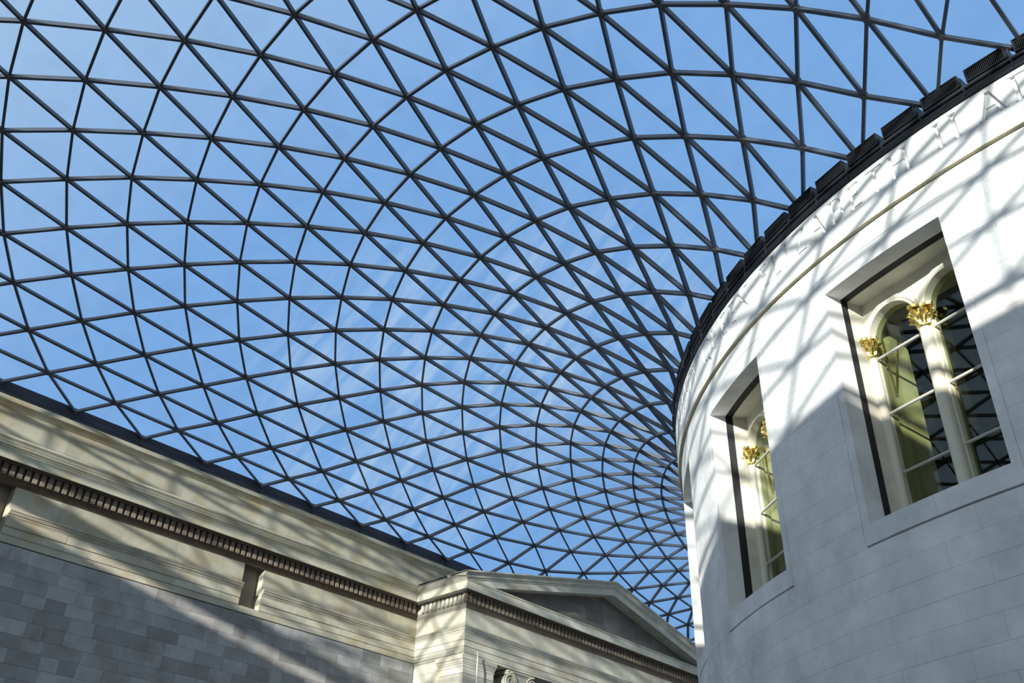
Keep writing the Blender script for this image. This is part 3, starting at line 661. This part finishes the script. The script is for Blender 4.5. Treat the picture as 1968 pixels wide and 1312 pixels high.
# architrave fasciae, each course proud of the one below, with an open joint under the lowest
for z0, z1, dx in ((12.36, 12.64, 0.02), (12.64, 12.94, 0.05), (12.94, 13.26, 0.085)):
    course('fascia_stone', z0, z1, 1.6, 2.6, XF+dx, M['trim'], 0.003)
    plainrun(z0, z1, XF+dx, M['trim'], 'fascia_stone')
course('frieze_stone', 13.58, 14.47, 1.5, 2.7, XF, M['trim'], 0.003)
plainrun(13.58, 14.47, XF, M['trim'], 'frieze_stone')
# mouldings, swept along the wall; they mitre into the portico's return
P_ARCH = [(-0.4,13.26),(0.10,13.26),(0.10,13.30),(0.125,13.31),(0.125,13.36),(0.16,13.38),(0.19,13.44),(0.20,13.49),(0.225,13.49),(0.225,13.56),(0.20,13.58),(-0.4,13.58)]
P_BED = [(-0.4,14.47),(0.03,14.47),(0.05,14.50),(0.11,14.54),(0.16,14.60),(0.18,14.64),(0.21,14.64),(0.21,15.13),(-0.4,15.13)]
P_COR = [(-0.4,15.13),(0.36,15.13),(0.40,15.11),(0.44,15.13),(0.66,15.13),(0.68,15.09),(0.75,15.09),(0.75,15.47),(0.785,15.49),(0.785,15.53),(0.83,15.55),(0.86,15.60),(0.86,15.63),(0.88,15.64),(0.93,15.72),(0.985,15.77),(1.0,15.79),(1.0,15.85),(0.9,15.87),(-0.4,15.93)]
P_SOF = [(0.20,15.115),(0.655,15.115),(0.655,15.135),(0.20,15.135)]  # thin strip under the corona, coloured as its shade
P_CAP = [(-0.5,17.30),(0.12,17.30),(0.14,17.33),(0.20,17.36),(0.24,17.40),(0.24,17.43),(0.36,17.45),(0.36,17.60),(0.33,17.64),(-0.5,17.66)]
def run(prof, name, par, mat, y0, y1, mit0=None, mit1=None, smooth=False):
    """straight run along the west wall face; mit: y component of the mitre vector at that end"""
    path = [(XF, y0, 1, mit0 or 0), (XF, y1, 1, mit1 or 0)]
    return MB().sweep(prof, path).build(name, mat, par)
def with_niches(prof, name, mat):
    ys = [YS]
    for a, b in NICHES: ys += [a, b]
    ys += [PY0]
    for q in range(0, len(ys), 2):
        run(prof, name, wall, mat, ys[q], ys[q+1], None, -1 if ys[q+1] == PY0 else None)
    run(prof, name, wall, mat, PY1, YN, 1, None)
with_niches(P_ARCH, 'architrave_moulding', M['mould'])
for prof, nm, mt_ in ((P_BED, 'bed_moulding', M['shade_dark']), (P_COR, 'cornice', M['trim'])):
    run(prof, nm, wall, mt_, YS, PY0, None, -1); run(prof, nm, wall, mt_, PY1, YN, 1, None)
run(P_SOF, 'soffit_shade', wall, M['shade_dark'], YS, PY0, None, -1); run(P_SOF, 'soffit_shade', wall, M['shade_dark'], PY1, YN, 1, None)
dent_me = MB().box(0.19, 0.33, -0.088, 0.088, 14.665, 15.10).mesh('dentil', M['shade_brown'])
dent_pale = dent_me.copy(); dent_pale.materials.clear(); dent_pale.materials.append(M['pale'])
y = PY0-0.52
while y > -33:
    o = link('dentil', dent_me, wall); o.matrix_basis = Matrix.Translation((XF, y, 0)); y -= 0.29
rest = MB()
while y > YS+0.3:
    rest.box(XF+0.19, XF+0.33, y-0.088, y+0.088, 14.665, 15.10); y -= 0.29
o = rest.build('dentils', M['shade_brown'], wall); o['kind'] = 'stuff'
# attic: tall smooth panels between cornice and coping
y = VY0-1.0
while y < -8:
    e = y+RND.uniform(2.1, 3.3)
    MB().box(XB-0.03, XF+0.08, y+0.004, e-0.004, 15.80, 17.31).build('attic_panel', M['trim'], wall); y = e
MB().box(XB-0.03, XF+0.08, YS, VY0-1.0, 15.80, 17.31).build('attic_panel', M['trim'], wall)
MB().box(XB-0.03, XF+0.08, y, YN, 15.80, 17.31).build('attic_panel', M['trim'], wall)
MB().sweep(P_CAP, [(XF, YS, 1, 0), (XF, YN, 1, 0)]).build('coping', M['trim'], wall)

# ------------------------------------------------------------------ the pedimented portico on the west range
por = empty('portico', (PX, (PY0+PY1)/2, -1.45), label='pale stone pedimented portico with dentilled cornice, projecting from the west wall', category='portico')
PATH = [(XF, PY0, 1, -1), (PX, PY0, 1, -1), (PX, PY1, 1, 1), (XF, PY1, 1, 1)]
PYM = (PY0+PY1)/2
HP0 = [(PX, PY0, 1, -1), (PX, PY1, 1, 1)]
MB().sweep(P_ARCH, PATH).build('architrave_moulding', M['pale'], por)
MB().sweep(P_BED, PATH[:2]).build('bed_moulding', M['pale'], por); MB().sweep(P_BED, PATH[1:3]).build('bed_moulding', M['shade_brown'], por); MB().sweep(P_BED, PATH[2:]).build('bed_moulding', M['pale'], por)
MB().sweep(P_SOF, HP0).build('soffit_shade', M['shade_dark'], por)
P_CORH = P_COR[:8]+[(0.785,15.49),(0.785,15.53),(0.80,15.56),(-0.4,15.62)]
HP = [(PX, PY0, 1, -1), (PX, PY1, 1, 1)]
MB().sweep(P_CORH, HP).build('cornice', M['pale'], por)
MB().sweep(P_COR, [(XF, PY0, 1, -1), (PX, PY0, 1, -1)]).build('return_cornice', M['pale'], por)
MB().sweep(P_COR, [(PX, PY1, 1, 1), (XF, PY1, 1, 1)]).build('return_cornice', M['pale'], por)
# frieze, fasciae: stones on the return and the front
def pblock(name, x0, x1, y0, y1, z0, z1, mat=None): return MB().box(x0, x1, y0, y1, z0, z1).build(name, mat or M['pale'], por)
for z0, z1, c, nm in ((12.36,12.64,0.02,'fascia_stone'),(12.64,12.94,0.05,'fascia_stone'),(12.94,13.26,0.085,'fascia_stone'),(13.58,14.47,0.0,'frieze_stone')):
    pblock(nm, XF-0.1, -35.1, PY0-c, PY0+0.5, z0+0.003, z1-0.003)
    pblock(nm, -35.094, PX+c, PY0-c, PY0+0.5, z0+0.003, z1-0.003)
    pblock(nm, XF-0.1, PX+c, PY1-0.5, PY1+c, z0+0.003, z1-0.003)
    y = PY0+0.506
    while y < PY1-0.6:
        e = min(y+RND.uniform(2.3, 3.2), PY1-0.506)
        if PY1-0.506-e < 0.8: e = PY1-0.506
        pblock(nm, PX-0.6, PX+c, y, e-0.006, z0+0.003, z1-0.003); y = e
pblock('soffit', XF-0.1, PX+0.0, PY0+0.02, PY1-0.02, 12.25, 12.36)
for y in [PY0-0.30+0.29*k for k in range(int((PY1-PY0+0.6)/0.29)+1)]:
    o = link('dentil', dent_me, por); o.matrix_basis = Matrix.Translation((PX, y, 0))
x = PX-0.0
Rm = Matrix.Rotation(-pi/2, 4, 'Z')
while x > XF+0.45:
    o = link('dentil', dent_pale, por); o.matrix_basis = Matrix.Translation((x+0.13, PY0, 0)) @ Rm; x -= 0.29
# pediment: raking cornices, tympanum stones, roof
YA, ZA = PYM, 18.60; ZC = 15.85
def rake(sgn):
    y0 = PYM+sgn*((PY1-PY0)/2+1.0)
    sl = (ZA-ZC)/abs(YA-y0)
    prof = [(-0.5,-0.72),(0.36,-0.72),(0.40,-0.74),(0.44,-0.72),(0.66,-0.72),(0.68,-0.76),(0.75,-0.76),(0.75,-0.42),(0.785,-0.40),(0.785,-0.35),(0.83,-0.32),(0.86,-0.26),(0.86,-0.22),(0.88,-0.20),(0.93,-0.13),(0.985,-0.08),(1.0,-0.06),(1.0,0.0),(0.9,0.02),(-0.5,0.02)]
    vs = []; k = len(prof)
    for c, z in prof: vs.append((PX+c, y0+(-sgn)*max(0, 0.0), ZC+z))
    for c, z in prof: vs.append((PX+c, YA, ZA+z))
    # foot is cut level on the horizontal cornice
    v2 = []
    for q, v in enumerate(vs[:k]):
        z = max(v[2], 15.58); yy = y0-sgn*(z-v[2])/sl
        v2.append((v[0], yy, z))
    fs = [tuple(range(k)), tuple(range(2*k-1, k-1, -1))]+[(i, k+i, k+(i+1)%k, (i+1)%k) for i in range(k)]
    MB().add(v2+vs[k:], fs).build('raking_cornice', M['pale'], por)
    # roof slope behind it, lead covered
    MB().hexa([(XF-0.3, y0, ZC-0.1), (PX-0.4, y0, ZC-0.1), (PX-0.4, YA, ZA-0.1), (XF-0.3, YA, ZA-0.1),
               (XF-0.3, y0, ZC), (PX-0.4, y0, ZC), (PX-0.4, YA, ZA), (XF-0.3, YA, ZA)]).build('roof_slope', M['lead'], por)
rake(-1); rake(1)
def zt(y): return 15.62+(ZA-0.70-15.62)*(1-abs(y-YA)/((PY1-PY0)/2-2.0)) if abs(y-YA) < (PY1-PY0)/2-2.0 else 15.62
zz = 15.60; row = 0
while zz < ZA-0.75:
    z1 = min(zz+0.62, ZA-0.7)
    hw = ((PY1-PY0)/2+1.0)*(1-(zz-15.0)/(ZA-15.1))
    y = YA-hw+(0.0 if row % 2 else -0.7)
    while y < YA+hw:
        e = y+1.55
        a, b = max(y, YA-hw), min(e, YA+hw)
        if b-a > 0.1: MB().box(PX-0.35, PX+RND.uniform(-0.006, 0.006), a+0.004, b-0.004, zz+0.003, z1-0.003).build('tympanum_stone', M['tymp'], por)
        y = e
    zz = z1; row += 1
# antae (corner pilasters) with moulded capitals, and the wall of the return behind
for y0, y1 in ((PY0, -6.75), (PY1-2.09, PY1)):
    zs = 11.40
    pblock('anta_necking', PX-1.62, PX, y0, y1, 11.42, 11.72)
    z = 11.40; k = 0
    while z > -1.4:
        zb = max(z-0.78, -1.45); pblock('anta_block', PX-1.62, PX, y0, y1, zb+0.004, z-0.004); z = zb; k += 1
    cap = MB()
    for z0, z1, c in ((11.72,11.76,0.03),(11.76,11.84,0.02),(11.84,11.92,0.055),(11.92,12.0,0.09),(12.0,12.05,0.11),(12.05,12.20,0.15),(12.20,12.25,0.12)):
        cap.box(PX-1.62-c, PX+c*0.6, y0-c, y1+c, z0, z1)
    cap.build('anta_capital', M['pale'], por)
z = 12.33
while z > 4:
    pblock('return_block', XF-0.1, -35.7, PY0+0.06, PY0+0.5, z-0.6+0.004, z-0.004); pblock('return_block', -35.69, PX-1.6, PY0+0.06, PY0+0.5, z-0.6+0.004, z-0.004); z -= 0.6
pblock('return_wall', XF-0.1, PX-1.6, PY0+0.06, PY0+0.5, -1.45, z)
pblock('return_wall', XF-0.1, PX-1.6, PY1-0.5, PY1-0.06, -1.45, 12.33)
pblock('porch_wall', -37.3, XF-0.2, PY0, PY1, -1.45, 12.3, M['wall'])

# two Ionic columns between the antae
def column(y, label):
    c = empty('ionic_column', (-34.02, y, -1.45), label=label, category='column', group='Ionic columns of the portico')
    prof = []
    n = 48; vs = []; fs = []
    hs = [(-0.9, 0.80), (-0.85, 0.72), (1.5, 0.70), (5.0, 0.68), (9.0, 0.62), (11.25, 0.58)]
    for z, r in hs:
        for k in range(n):
            rr = r*(1-0.045*(k % 2)); t = 2*pi*k/n; vs.append((-34.02+rr*cos(t), y+rr*sin(t), z))
    for i in range(len(hs)-1):
        for k in range(n): fs.append((i*n+k, i*n+(k+1) % n, (i+1)*n+(k+1) % n, (i+1)*n+k))
    fs += [tuple(range(n)), tuple((len(hs)-1)*n+k for k in range(n))]
    MB().add(vs, fs).build('shaft', M['pale'], c)
    MB().box(-34.95, -33.09, y-0.93, y+0.93, -1.45, -1.2).lathe([(0.92,-1.2),(0.97,-1.12),(0.92,-1.04),(0.84,-1.0),(0.88,-0.93),(0.80,-0.88)], (-34.02, y, 0), 32).build('base', M['pale'], c)
    cap = MB().lathe([(0.58,11.2),(0.62,11.24),(0.60,11.30),(0.66,11.40),(0.78,11.55),(0.80,11.66)], (-34.02, y, 0), 32)
    cap.build('echinus', M['pale'], c, True)
    MB().box(-34.78, -33.26, y-0.98, y+0.98, 12.12, 12.19).box(-34.72, -33.32, y-0.92, y+0.92, 12.05, 12.12).build('abacus', M['pale'], c)
    cush = MB()
    for s in (-1, 1):   # bolsters front to back
        cush.tube([(-34.74, y+s*0.80, 11.66), (-34.4, y+s*0.80, 11.66), (-34.02, y+s*0.80, 11.66), (-33.64, y+s*0.80, 11.66), (-33.32, y+s*0.80, 11.66)], [0.40, 0.33, 0.29, 0.33, 0.40], 20)
    cush.box(-34.70, -33.36, y-0.80, y+0.80, 11.72, 12.06)
    cush.build('cushion', M['pale'], c, True)
    for xs, dx in ((-33.31, 1), (-34.75, -1)):
        for s in (-1, 1):
            pts = []; rs = []
            for k in range(49):
                t = k/48; a = pi/2+s*t*2*pi*2.6*1; rr = 0.41*(1-t)**0.8+0.03
                pts.append((xs+dx*0.03*(1+t), y+s*0.80-s*0+rr*cos(a)*1.0, 11.66+rr*sin(a))); rs.append(0.048*(1-t*0.55))
            MB().tube(pts, rs, 6).build('volute', M['pale'], c, True)
    return c
column(-4.74, 'fluted Ionic column beside the near corner pilaster of the portico, only its scrolled capital showing')
column(9.14, 'fluted Ionic column deep inside the portico, next to its far corner pilaster')
pl = empty('slim_pole', (-32.95, -8.23, -1.45), label='thin white vertical pole standing in front of the portico corner', category='pole')
MB().tube([(-32.95, -8.23, -1.40), (-32.95, -8.23, 6), (-32.95, -8.23, 12.45)], 0.03, 8).build('shaft', M['pole'], pl)
MB().lathe([(0.22, 0), (0.22, 0.04), (0.06, 0.06), (0.05, 0.3)], (-32.95, -8.23, -1.45), 12).build('base', M['pole'], pl)

# ------------------------------------------------------------------ the rotunda (wall_right)
drum = empty('wall_right', (0, 0, -1.45), kind='structure')
DW = 17.724
WC = [-161.653, -161.653+DW, -161.653+2*DW, -161.653-DW]      # window centres
HW, HG = 4.688, 5.27                                          # half opening, half surround (degrees)
ZL, ZS, ZGT, ZGB = 14.96, 8.55, 15.47, 8.05
ZF0, ZF1, RF = 16.04, 17.56, 22.31
# solid core added to block light, and the plain far side of the cladding
MB().sector(4.0, 19.4, 0, 360, -1.45, 17.4, 72).build('blocking_core', M['room'], drum)
T0, T1 = WC[3]-DW/2, WC[2]+DW/2
MB().sector(19.4, R0, T1, T0+360, -1.45, ZF1, 120).build('far_cladding', M['white'], drum)
# inner masonry layer with the window openings left free
for c in WC:
    MB().sector(19.6, 21.44, c-DW/2, c-HW, -1.45, ZF1-0.1, 5).build('inner_pier', M['jamb'], drum)
    MB().sector(19.6, 21.44, c+HW, c+DW/2, -1.45, ZF1-0.1, 5).build('inner_pier', M['jamb'], drum)
    MB().sector(19.6, 21.44, c-HW, c+HW, ZL, ZF1-0.1, 10).build('inner_lintel', M['jamb'], drum)
    MB().sector(19.6, 21.44, c-HW, c+HW, -1.45, ZS-0.15, 10).build('inner_sill', M['jamb'], drum)
    # black movement joint between the old wall and the new cladding
    g = MB()
    g.sector(21.43, 21.70, c-DW/2, c-HW-0.07, 2, ZF1-0.15, 5); g.sector(21.43, 21.70, c+HW+0.07, c+DW/2, 2, ZF1-0.15, 5)
    g.sector(21.43, 21.70, c-HW-0.07, c+HW+0.07, ZL+0.03, ZF1-0.15, 8)
    g.build('movement_joint', M['gap'], drum)
RI = 21.68
MB().sector(RI-0.05, R0-0.022, T0, T1, -1.45, ZGB-0.1, 60).build('backing', M['white'], drum)
for c in WC:
    b = MB(); b.sector(RI-0.05, R0-0.022, c-DW/2, c-HG+0.05, ZGB-0.1, ZF0, 4); b.sector(RI-0.05, R0-0.022, c+HG-0.05, c+DW/2, ZGB-0.1, ZF0, 4)
    b.sector(RI-0.05, R0-0.022, c-HG, c+HG, ZGT-0.05, ZF0, 10)
    b.build('backing', M['white'], drum)
JT = 0.0025
def slab(name, t0, t1, z0, z1, ja=JT, r=R0):
    a = degrees(ja/R0)
    return MB().sector(RI, r+RND.uniform(-0.0015, 0.0015), t0+a, t1-a, z0+ja, z1-ja).build(name, M['white'], drum)
# courses below the windows
z = ZGB-0.018; row = 0; SB = DW/4
while z > 2.2:
    zb = z-0.545
    t = T0+(0 if row % 2 else SB/2)
    if row % 2 == 0: slab('stone_panel', T0, T0+SB/2, zb, z)
    while t < T1-0.01:
        slab('stone_panel', t, min(t+SB, T1), zb, z); t += SB
    z = zb; row += 1
MB().sector(RI, R0, T0, T1, -1.45, z, 60).build('stone_base', M['white'], drum)
# piers between the windows
bounds = sorted(WC)
for q in range(-1, len(bounds)):
    a = bounds[q]+HG if q >= 0 else T0
    b = bounds[q+1]-HG if q < len(bounds)-1 else T1
    if b-a < 0.5: continue
    gv = 0.03
    z = ZGB; row = 0
    while z < ZGT+0.02-0.1:
        z1 = min(z+0.545, ZGT+0.02)
        if ZGT+0.02-z1 < 0.2: z1 = ZGT+0.02
        if row == 0: slab('stone_panel', a+gv, b-gv, z-0.018, z1)
        elif b-a > 5:
            f = 0.36 if row % 2 else 0.66
            slab('stone_panel', a+gv, a+(b-a)*f, z, z1); slab('stone_panel', a+(b-a)*f, b-gv, z, z1)
        else: slab('stone_panel', a+gv, b-gv, z, z1)
        z = z1; row += 1
# the course over the windows
t = T0
while t < T1-0.01:
    slab('stone_panel', t, t+SB, ZGT+0.02, ZF0-0.005); t += SB

def window(c, idx):
    w = empty('window_%d' % idx, pol(R0, c, ZS), kind='structure')
    # flush stone surround, set off from the wall by an open joint
    def s(name, t0, t1, z0, z1): MB().sector(RI, R0, t0, t1, z0, z1).build(name, M['white'], w)
    s('surround_jamb', c-HG+0.03, c-HW, ZS, ZL-0.0); s('surround_jamb', c+HW, c+HG-0.03, ZS, ZL-0.0)
    s('surround_lintel', c-HG+0.03, c+HG-0.03, ZL, ZGT); s('surround_sill', c-HG+0.03, c-0.012, ZGB+0.035, ZS); s('surround_sill', c+0.012, c+HG-0.03, ZGB+0.035, ZS)
    rad = Vector((sin(radians(c)), cos(radians(c)), 0)); rt = (-rad).cross(Vector((0, 0, 1)))
    D0 = R0*cos(radians(HW))
    def W(u, dl, z): return rad*(D0-dl)+rt*u+Vector((0, 0, z))
    U = 1.80; ZB = ZS-0.2
    LI = ((-1.60, -0.15), (0.15, 1.60)); ZSP = 13.78
    # arched plate: two round-headed lights
    def zbot(u):
        for a, b in LI:
            if a < u < b:
                r = (b-a)/2; return ZSP+sqrt(max(0, r*r-(u-(a+b)/2)**2))
        return ZB
    us = [-U, -1.601, -1.60]
    N = 22
    for a, b in LI:
        r = (b-a)/2
        us += [(a+b)/2-r*cos(pi*k/N) for k in range(N+1)]
        us += [b+0.0001]
    us += [1.601, U]
    us = sorted(set(round(x, 5) for x in us))
    pl = MB(); d0, d1 = 1.20, 1.55; zt_ = ZL+0.03
    for k in range(len(us)-1):
        a, b = us[k], us[k+1]; m_ = (a+b)/2
        inside = any(x < m_ < y for x, y in LI)
        za = zbot(a) if inside and zbot(a) != ZB else (ZSP if inside else ZB)
        zb = zbot(b) if inside and zbot(b) != ZB else (ZSP if inside else ZB)
        pl.hexa([W(a,d0,za), W(b,d0,zb), W(b,d1,zb), W(a,d1,za), W(a,d0,zt_), W(b,d0,zt_), W(b,d1,zt_), W(a,d1,zt_)])
    pl.build('arched_plate', M['cream'], w)
    for a, b in LI:
        mc = (a+b)/2; r = (b-a)/2
        for r0_, r1_, dp in ((r, r+0.07, 1.13), (r+0.09, r+0.20, 1.15)):
            mo = MB(); vs = []; n = 28
            for k in range(n+1):
                t = pi*k/n
                for rr, dd in ((r0_, dp), (r1_, dp), (r1_, 1.21), (r0_, 1.21)):
                    vs.append(W(mc-rr*cos(t), dd, ZSP+rr*sin(t)))
            fs = [(0,1,2,3), (4*n+3,4*n+2,4*n+1,4*n)]
            for k in range(n):
                for q in range(4): fs.append((4*k+q, 4*k+4+q, 4*k+4+(q+1)%4, 4*k+(q+1)%4))
            mo.add(vs, fs).build('archivolt', M['cream'], w, True)
    # colonnettes with gilded leaf capitals
    def colonnette(u, r, half):
        p = W(u, 1.16, 0)
        MB().lathe([(r, ZB), (r, 11.0), (r*0.94, 13.26)], (p.x, p.y, 0), 20).build('colonnette', M['cream'], w, True)
        cp = MB(); sc = 1.0 if not half else 0.8
        cp.lathe([(r*0.95, 13.24), (r*1.12, 13.27), (r*1.12, 13.31), (r, 13.33), (r*1.1, 13.55), (r*1.5, 13.72)], (p.x, p.y, 0), 16)
        for rowz, rr, hh, n, ph in ((13.32, r*1.05, 0.20, 8, 0), (13.42, r*1.15, 0.27, 8, pi/8)):
            for k in range(n):     # curled acanthus leaves
                t = 2*pi*k/n+ph; dx, dy = cos(t), sin(t); tx, ty = -dy, dx
                pf = ((0.0, 0.0, 0.055), (0.03, 0.45, 0.075), (0.075, 0.85, 0.065), (0.125, 1.0, 0.05), (0.15, 0.86, 0.03), (0.13, 0.74, 0.012))
                vs = []
                for o_, h_, wd in pf:
                    for sgn, bk in ((-1, 0.012), (0, -0.018), (1, 0.012)):
                        q = rr+(o_*1.15+bk)*sc
                        vs.append((p.x+dx*q+tx*wd*sgn, p.y+dy*q+ty*wd*sgn, rowz+h_*hh))
                fs = []
                for a_ in range(len(pf)-1):
                    for b_ in range(2): fs.append((a_*3+b_, a_*3+b_+1, a_*3+b_+4, a_*3+b_+3))
                cp.add(vs, fs)
        for k in range(4):         # corner scrolls under the abacus
            t = pi/4+k*pi/2+radians(c)
            pts = []
            for q in range(12):
                a = q/11*2*pi*1.3; rr2 = 0.065*(1-q/15)
                pts.append((p.x+cos(t)*(r+0.17*sc+rr2*cos(a)), p.y+sin(t)*(r+0.17*sc+rr2*cos(a)), 13.70+rr2*sin(a)))
            cp.tube(pts, 0.02, 5)
        ab = []
        n = 24
        for z_, g in ((13.76, 0.0), (13.83, 0.02)):
            for k in range(n):
                t = 2*pi*k/n; rr2 = (0.30+0.07*cos(4*(t-pi/4-radians(c)))+g)*sc*(r/0.16)**0.5
                ab.append((p.x+rr2*cos(t), p.y+rr2*sin(t), z_))
        cp.add(ab, [tuple(range(n-1,-1,-1)), tuple(range(n, 2*n))]+[(k, (k+1)%n, n+(k+1)%n, n+k) for k in range(n)])
        cp.build('gilded_capital', M['gold'], w)
    colonnette(0.0, 0.16, False); colonnette(-1.66, 0.12, True); colonnette(1.66, 0.12, True)
    MB().hexa([W(0.02,1.22,ZB),W(0.20,1.22,ZB),W(0.20,1.42,ZB),W(0.02,1.42,ZB),W(0.02,1.22,13.8),W(0.20,1.22,13.8),W(0.20,1.42,13.8),W(0.02,1.42,13.8)]).build('mullion', M['cream'], w)
    for pts in (((1.74,14.49),(1.66,14.25),(1.64,13.99),(1.645,13.6),(1.65,13.18),(1.69,12.75),(1.72,12.36)), ((2.33,14.32),(2.20,14.0),(2.08,13.6),(2.0,13.32),(1.85,12.8),(1.72,12.36))):
        MB().tube([W(-1.605, dl, z) for dl, z in pts], 0.028, 6).build('gilded_moulding', M['gold'], w)
    ZBARS = (13.23, 11.64, 10.04)
    for zb in ZBARS:
        MB().tube([W(-1.66, 1.24, zb), W(0, 1.24, zb), W(1.66, 1.24, zb)], 0.038, 8).build('glazing_bar', M['bar'], w)
    zr = [ZB, 10.04, 11.64, 13.23, 14.55]
    for a, b in LI:
        for k in range(4):
            MB().hexa([W(a-0.05,1.36,zr[k]),W(b+0.05,1.36,zr[k]),W(b+0.05,1.385,zr[k]),W(a-0.05,1.385,zr[k]),W(a-0.05,1.36,zr[k+1]),W(b+0.05,1.36,zr[k+1]),W(b+0.05,1.385,zr[k+1]),W(a-0.05,1.385,zr[k+1])]).build('glass_pane', M['pane'], w)
    MB().hexa([W(-U-0.05,0.6,ZB-0.1),W(U+0.05,0.6,ZB-0.1),W(U+0.05,1.6,ZB-0.1),W(-U-0.05,1.6,ZB-0.1),W(-U-0.05,0.6,ZB),W(U+0.05,0.6,ZB),W(U+0.05,1.6,ZB),W(-U-0.05,1.6,ZB)]).build('inner_sill', M['jamb'], w)
for q, c in enumerate(WC): window(c, q+1)

# frieze with the incised inscription (mesh cut above)
link('frieze_band', FRIEZE, drum)
MB().sector(R0-0.05, RF-0.003, T0, T1, ZF0-0.014, ZF0, 120).build('frieze_underside', M['string'], drum)

# ------------------------------------------------------------------ dark gutter, rail and louvred boxes around the rotunda rim
rim = empty('louvre_ring', (0, 0, ZF1), label='ring of black louvred vent boxes and dark gutter along the rim of the white rotunda', category='gutter')
MB().revolve([(21.6,ZF1+0.0),(22.30,ZF1+0.0),(22.34,ZF1+0.03),(22.34,ZF1+0.24),(22.27,ZF1+0.29),(22.22,ZF1+0.29),(22.20,ZF1+0.08),(21.7,ZF1+0.06)], T0-10, T1+30, 180).build('gutter', M['black'], rim)
MB().revolve([(22.20,17.87),(22.33,17.87),(22.36,17.89),(22.36,17.95),(22.33,17.97),(22.20,17.97)], T0-10, T1+30, 180).build('rail', M['rail'], rim)
def vent(t):
    b = MB(); hw = 1.26
    zb, zt = 17.97, 18.37
    b.sector(22.12, 22.22, t-hw, t+hw, zb, zt, 1)
    b.sector(22.12, 22.40, t-hw, t+hw, zt-0.025, zt, 1); b.sector(22.12, 22.40, t-hw, t+hw, zb, zb+0.03, 1)
    b.sector(22.12, 22.40, t-hw, t-hw+0.1, zb, zt, 1); b.sector(22.12, 22.40, t+hw-0.1, t+hw, zb, zt, 1)
    o = b.build('vent_box', M['black'], rim)
    f = MB()
    for k in range(22):
        a = t-hw+0.15+(2*hw-0.3)*k/21
        f.sector(22.23, 22.385, a-0.022, a+0.022, zb+0.03, zt-0.025, 1)
    fo = f.build('louvre_fins', M['black'], None); fo.parent = o; fo.matrix_parent_inverse = PINV[rim.name].copy() if False else Matrix.Identity(4)
    fo.matrix_parent_inverse = o.matrix_basis.inverted()
    # bracket carrying the box off the gutter
    g = MB(); g.sector(22.05, 22.36, t-hw-0.16, t-hw-0.10, ZF1+0.1, 18.25, 1); g.sector(22.05, 22.30, t-0.05, t+0.05, ZF1+0.1, zb, 1)
    g.build('bracket', M['rail'], rim)
t = -168.82
ts = [t+3.0*k for k in range(-7, 28)]
for t in ts: vent(t)
# inner lip that carries the roof steel
MB().revolve([(21.70,ZF1),(21.85,ZF1),(21.80,18.10),(21.70,18.10)], T0-10, T1+30, 160).build('ring_upstand', M['black'], rim)
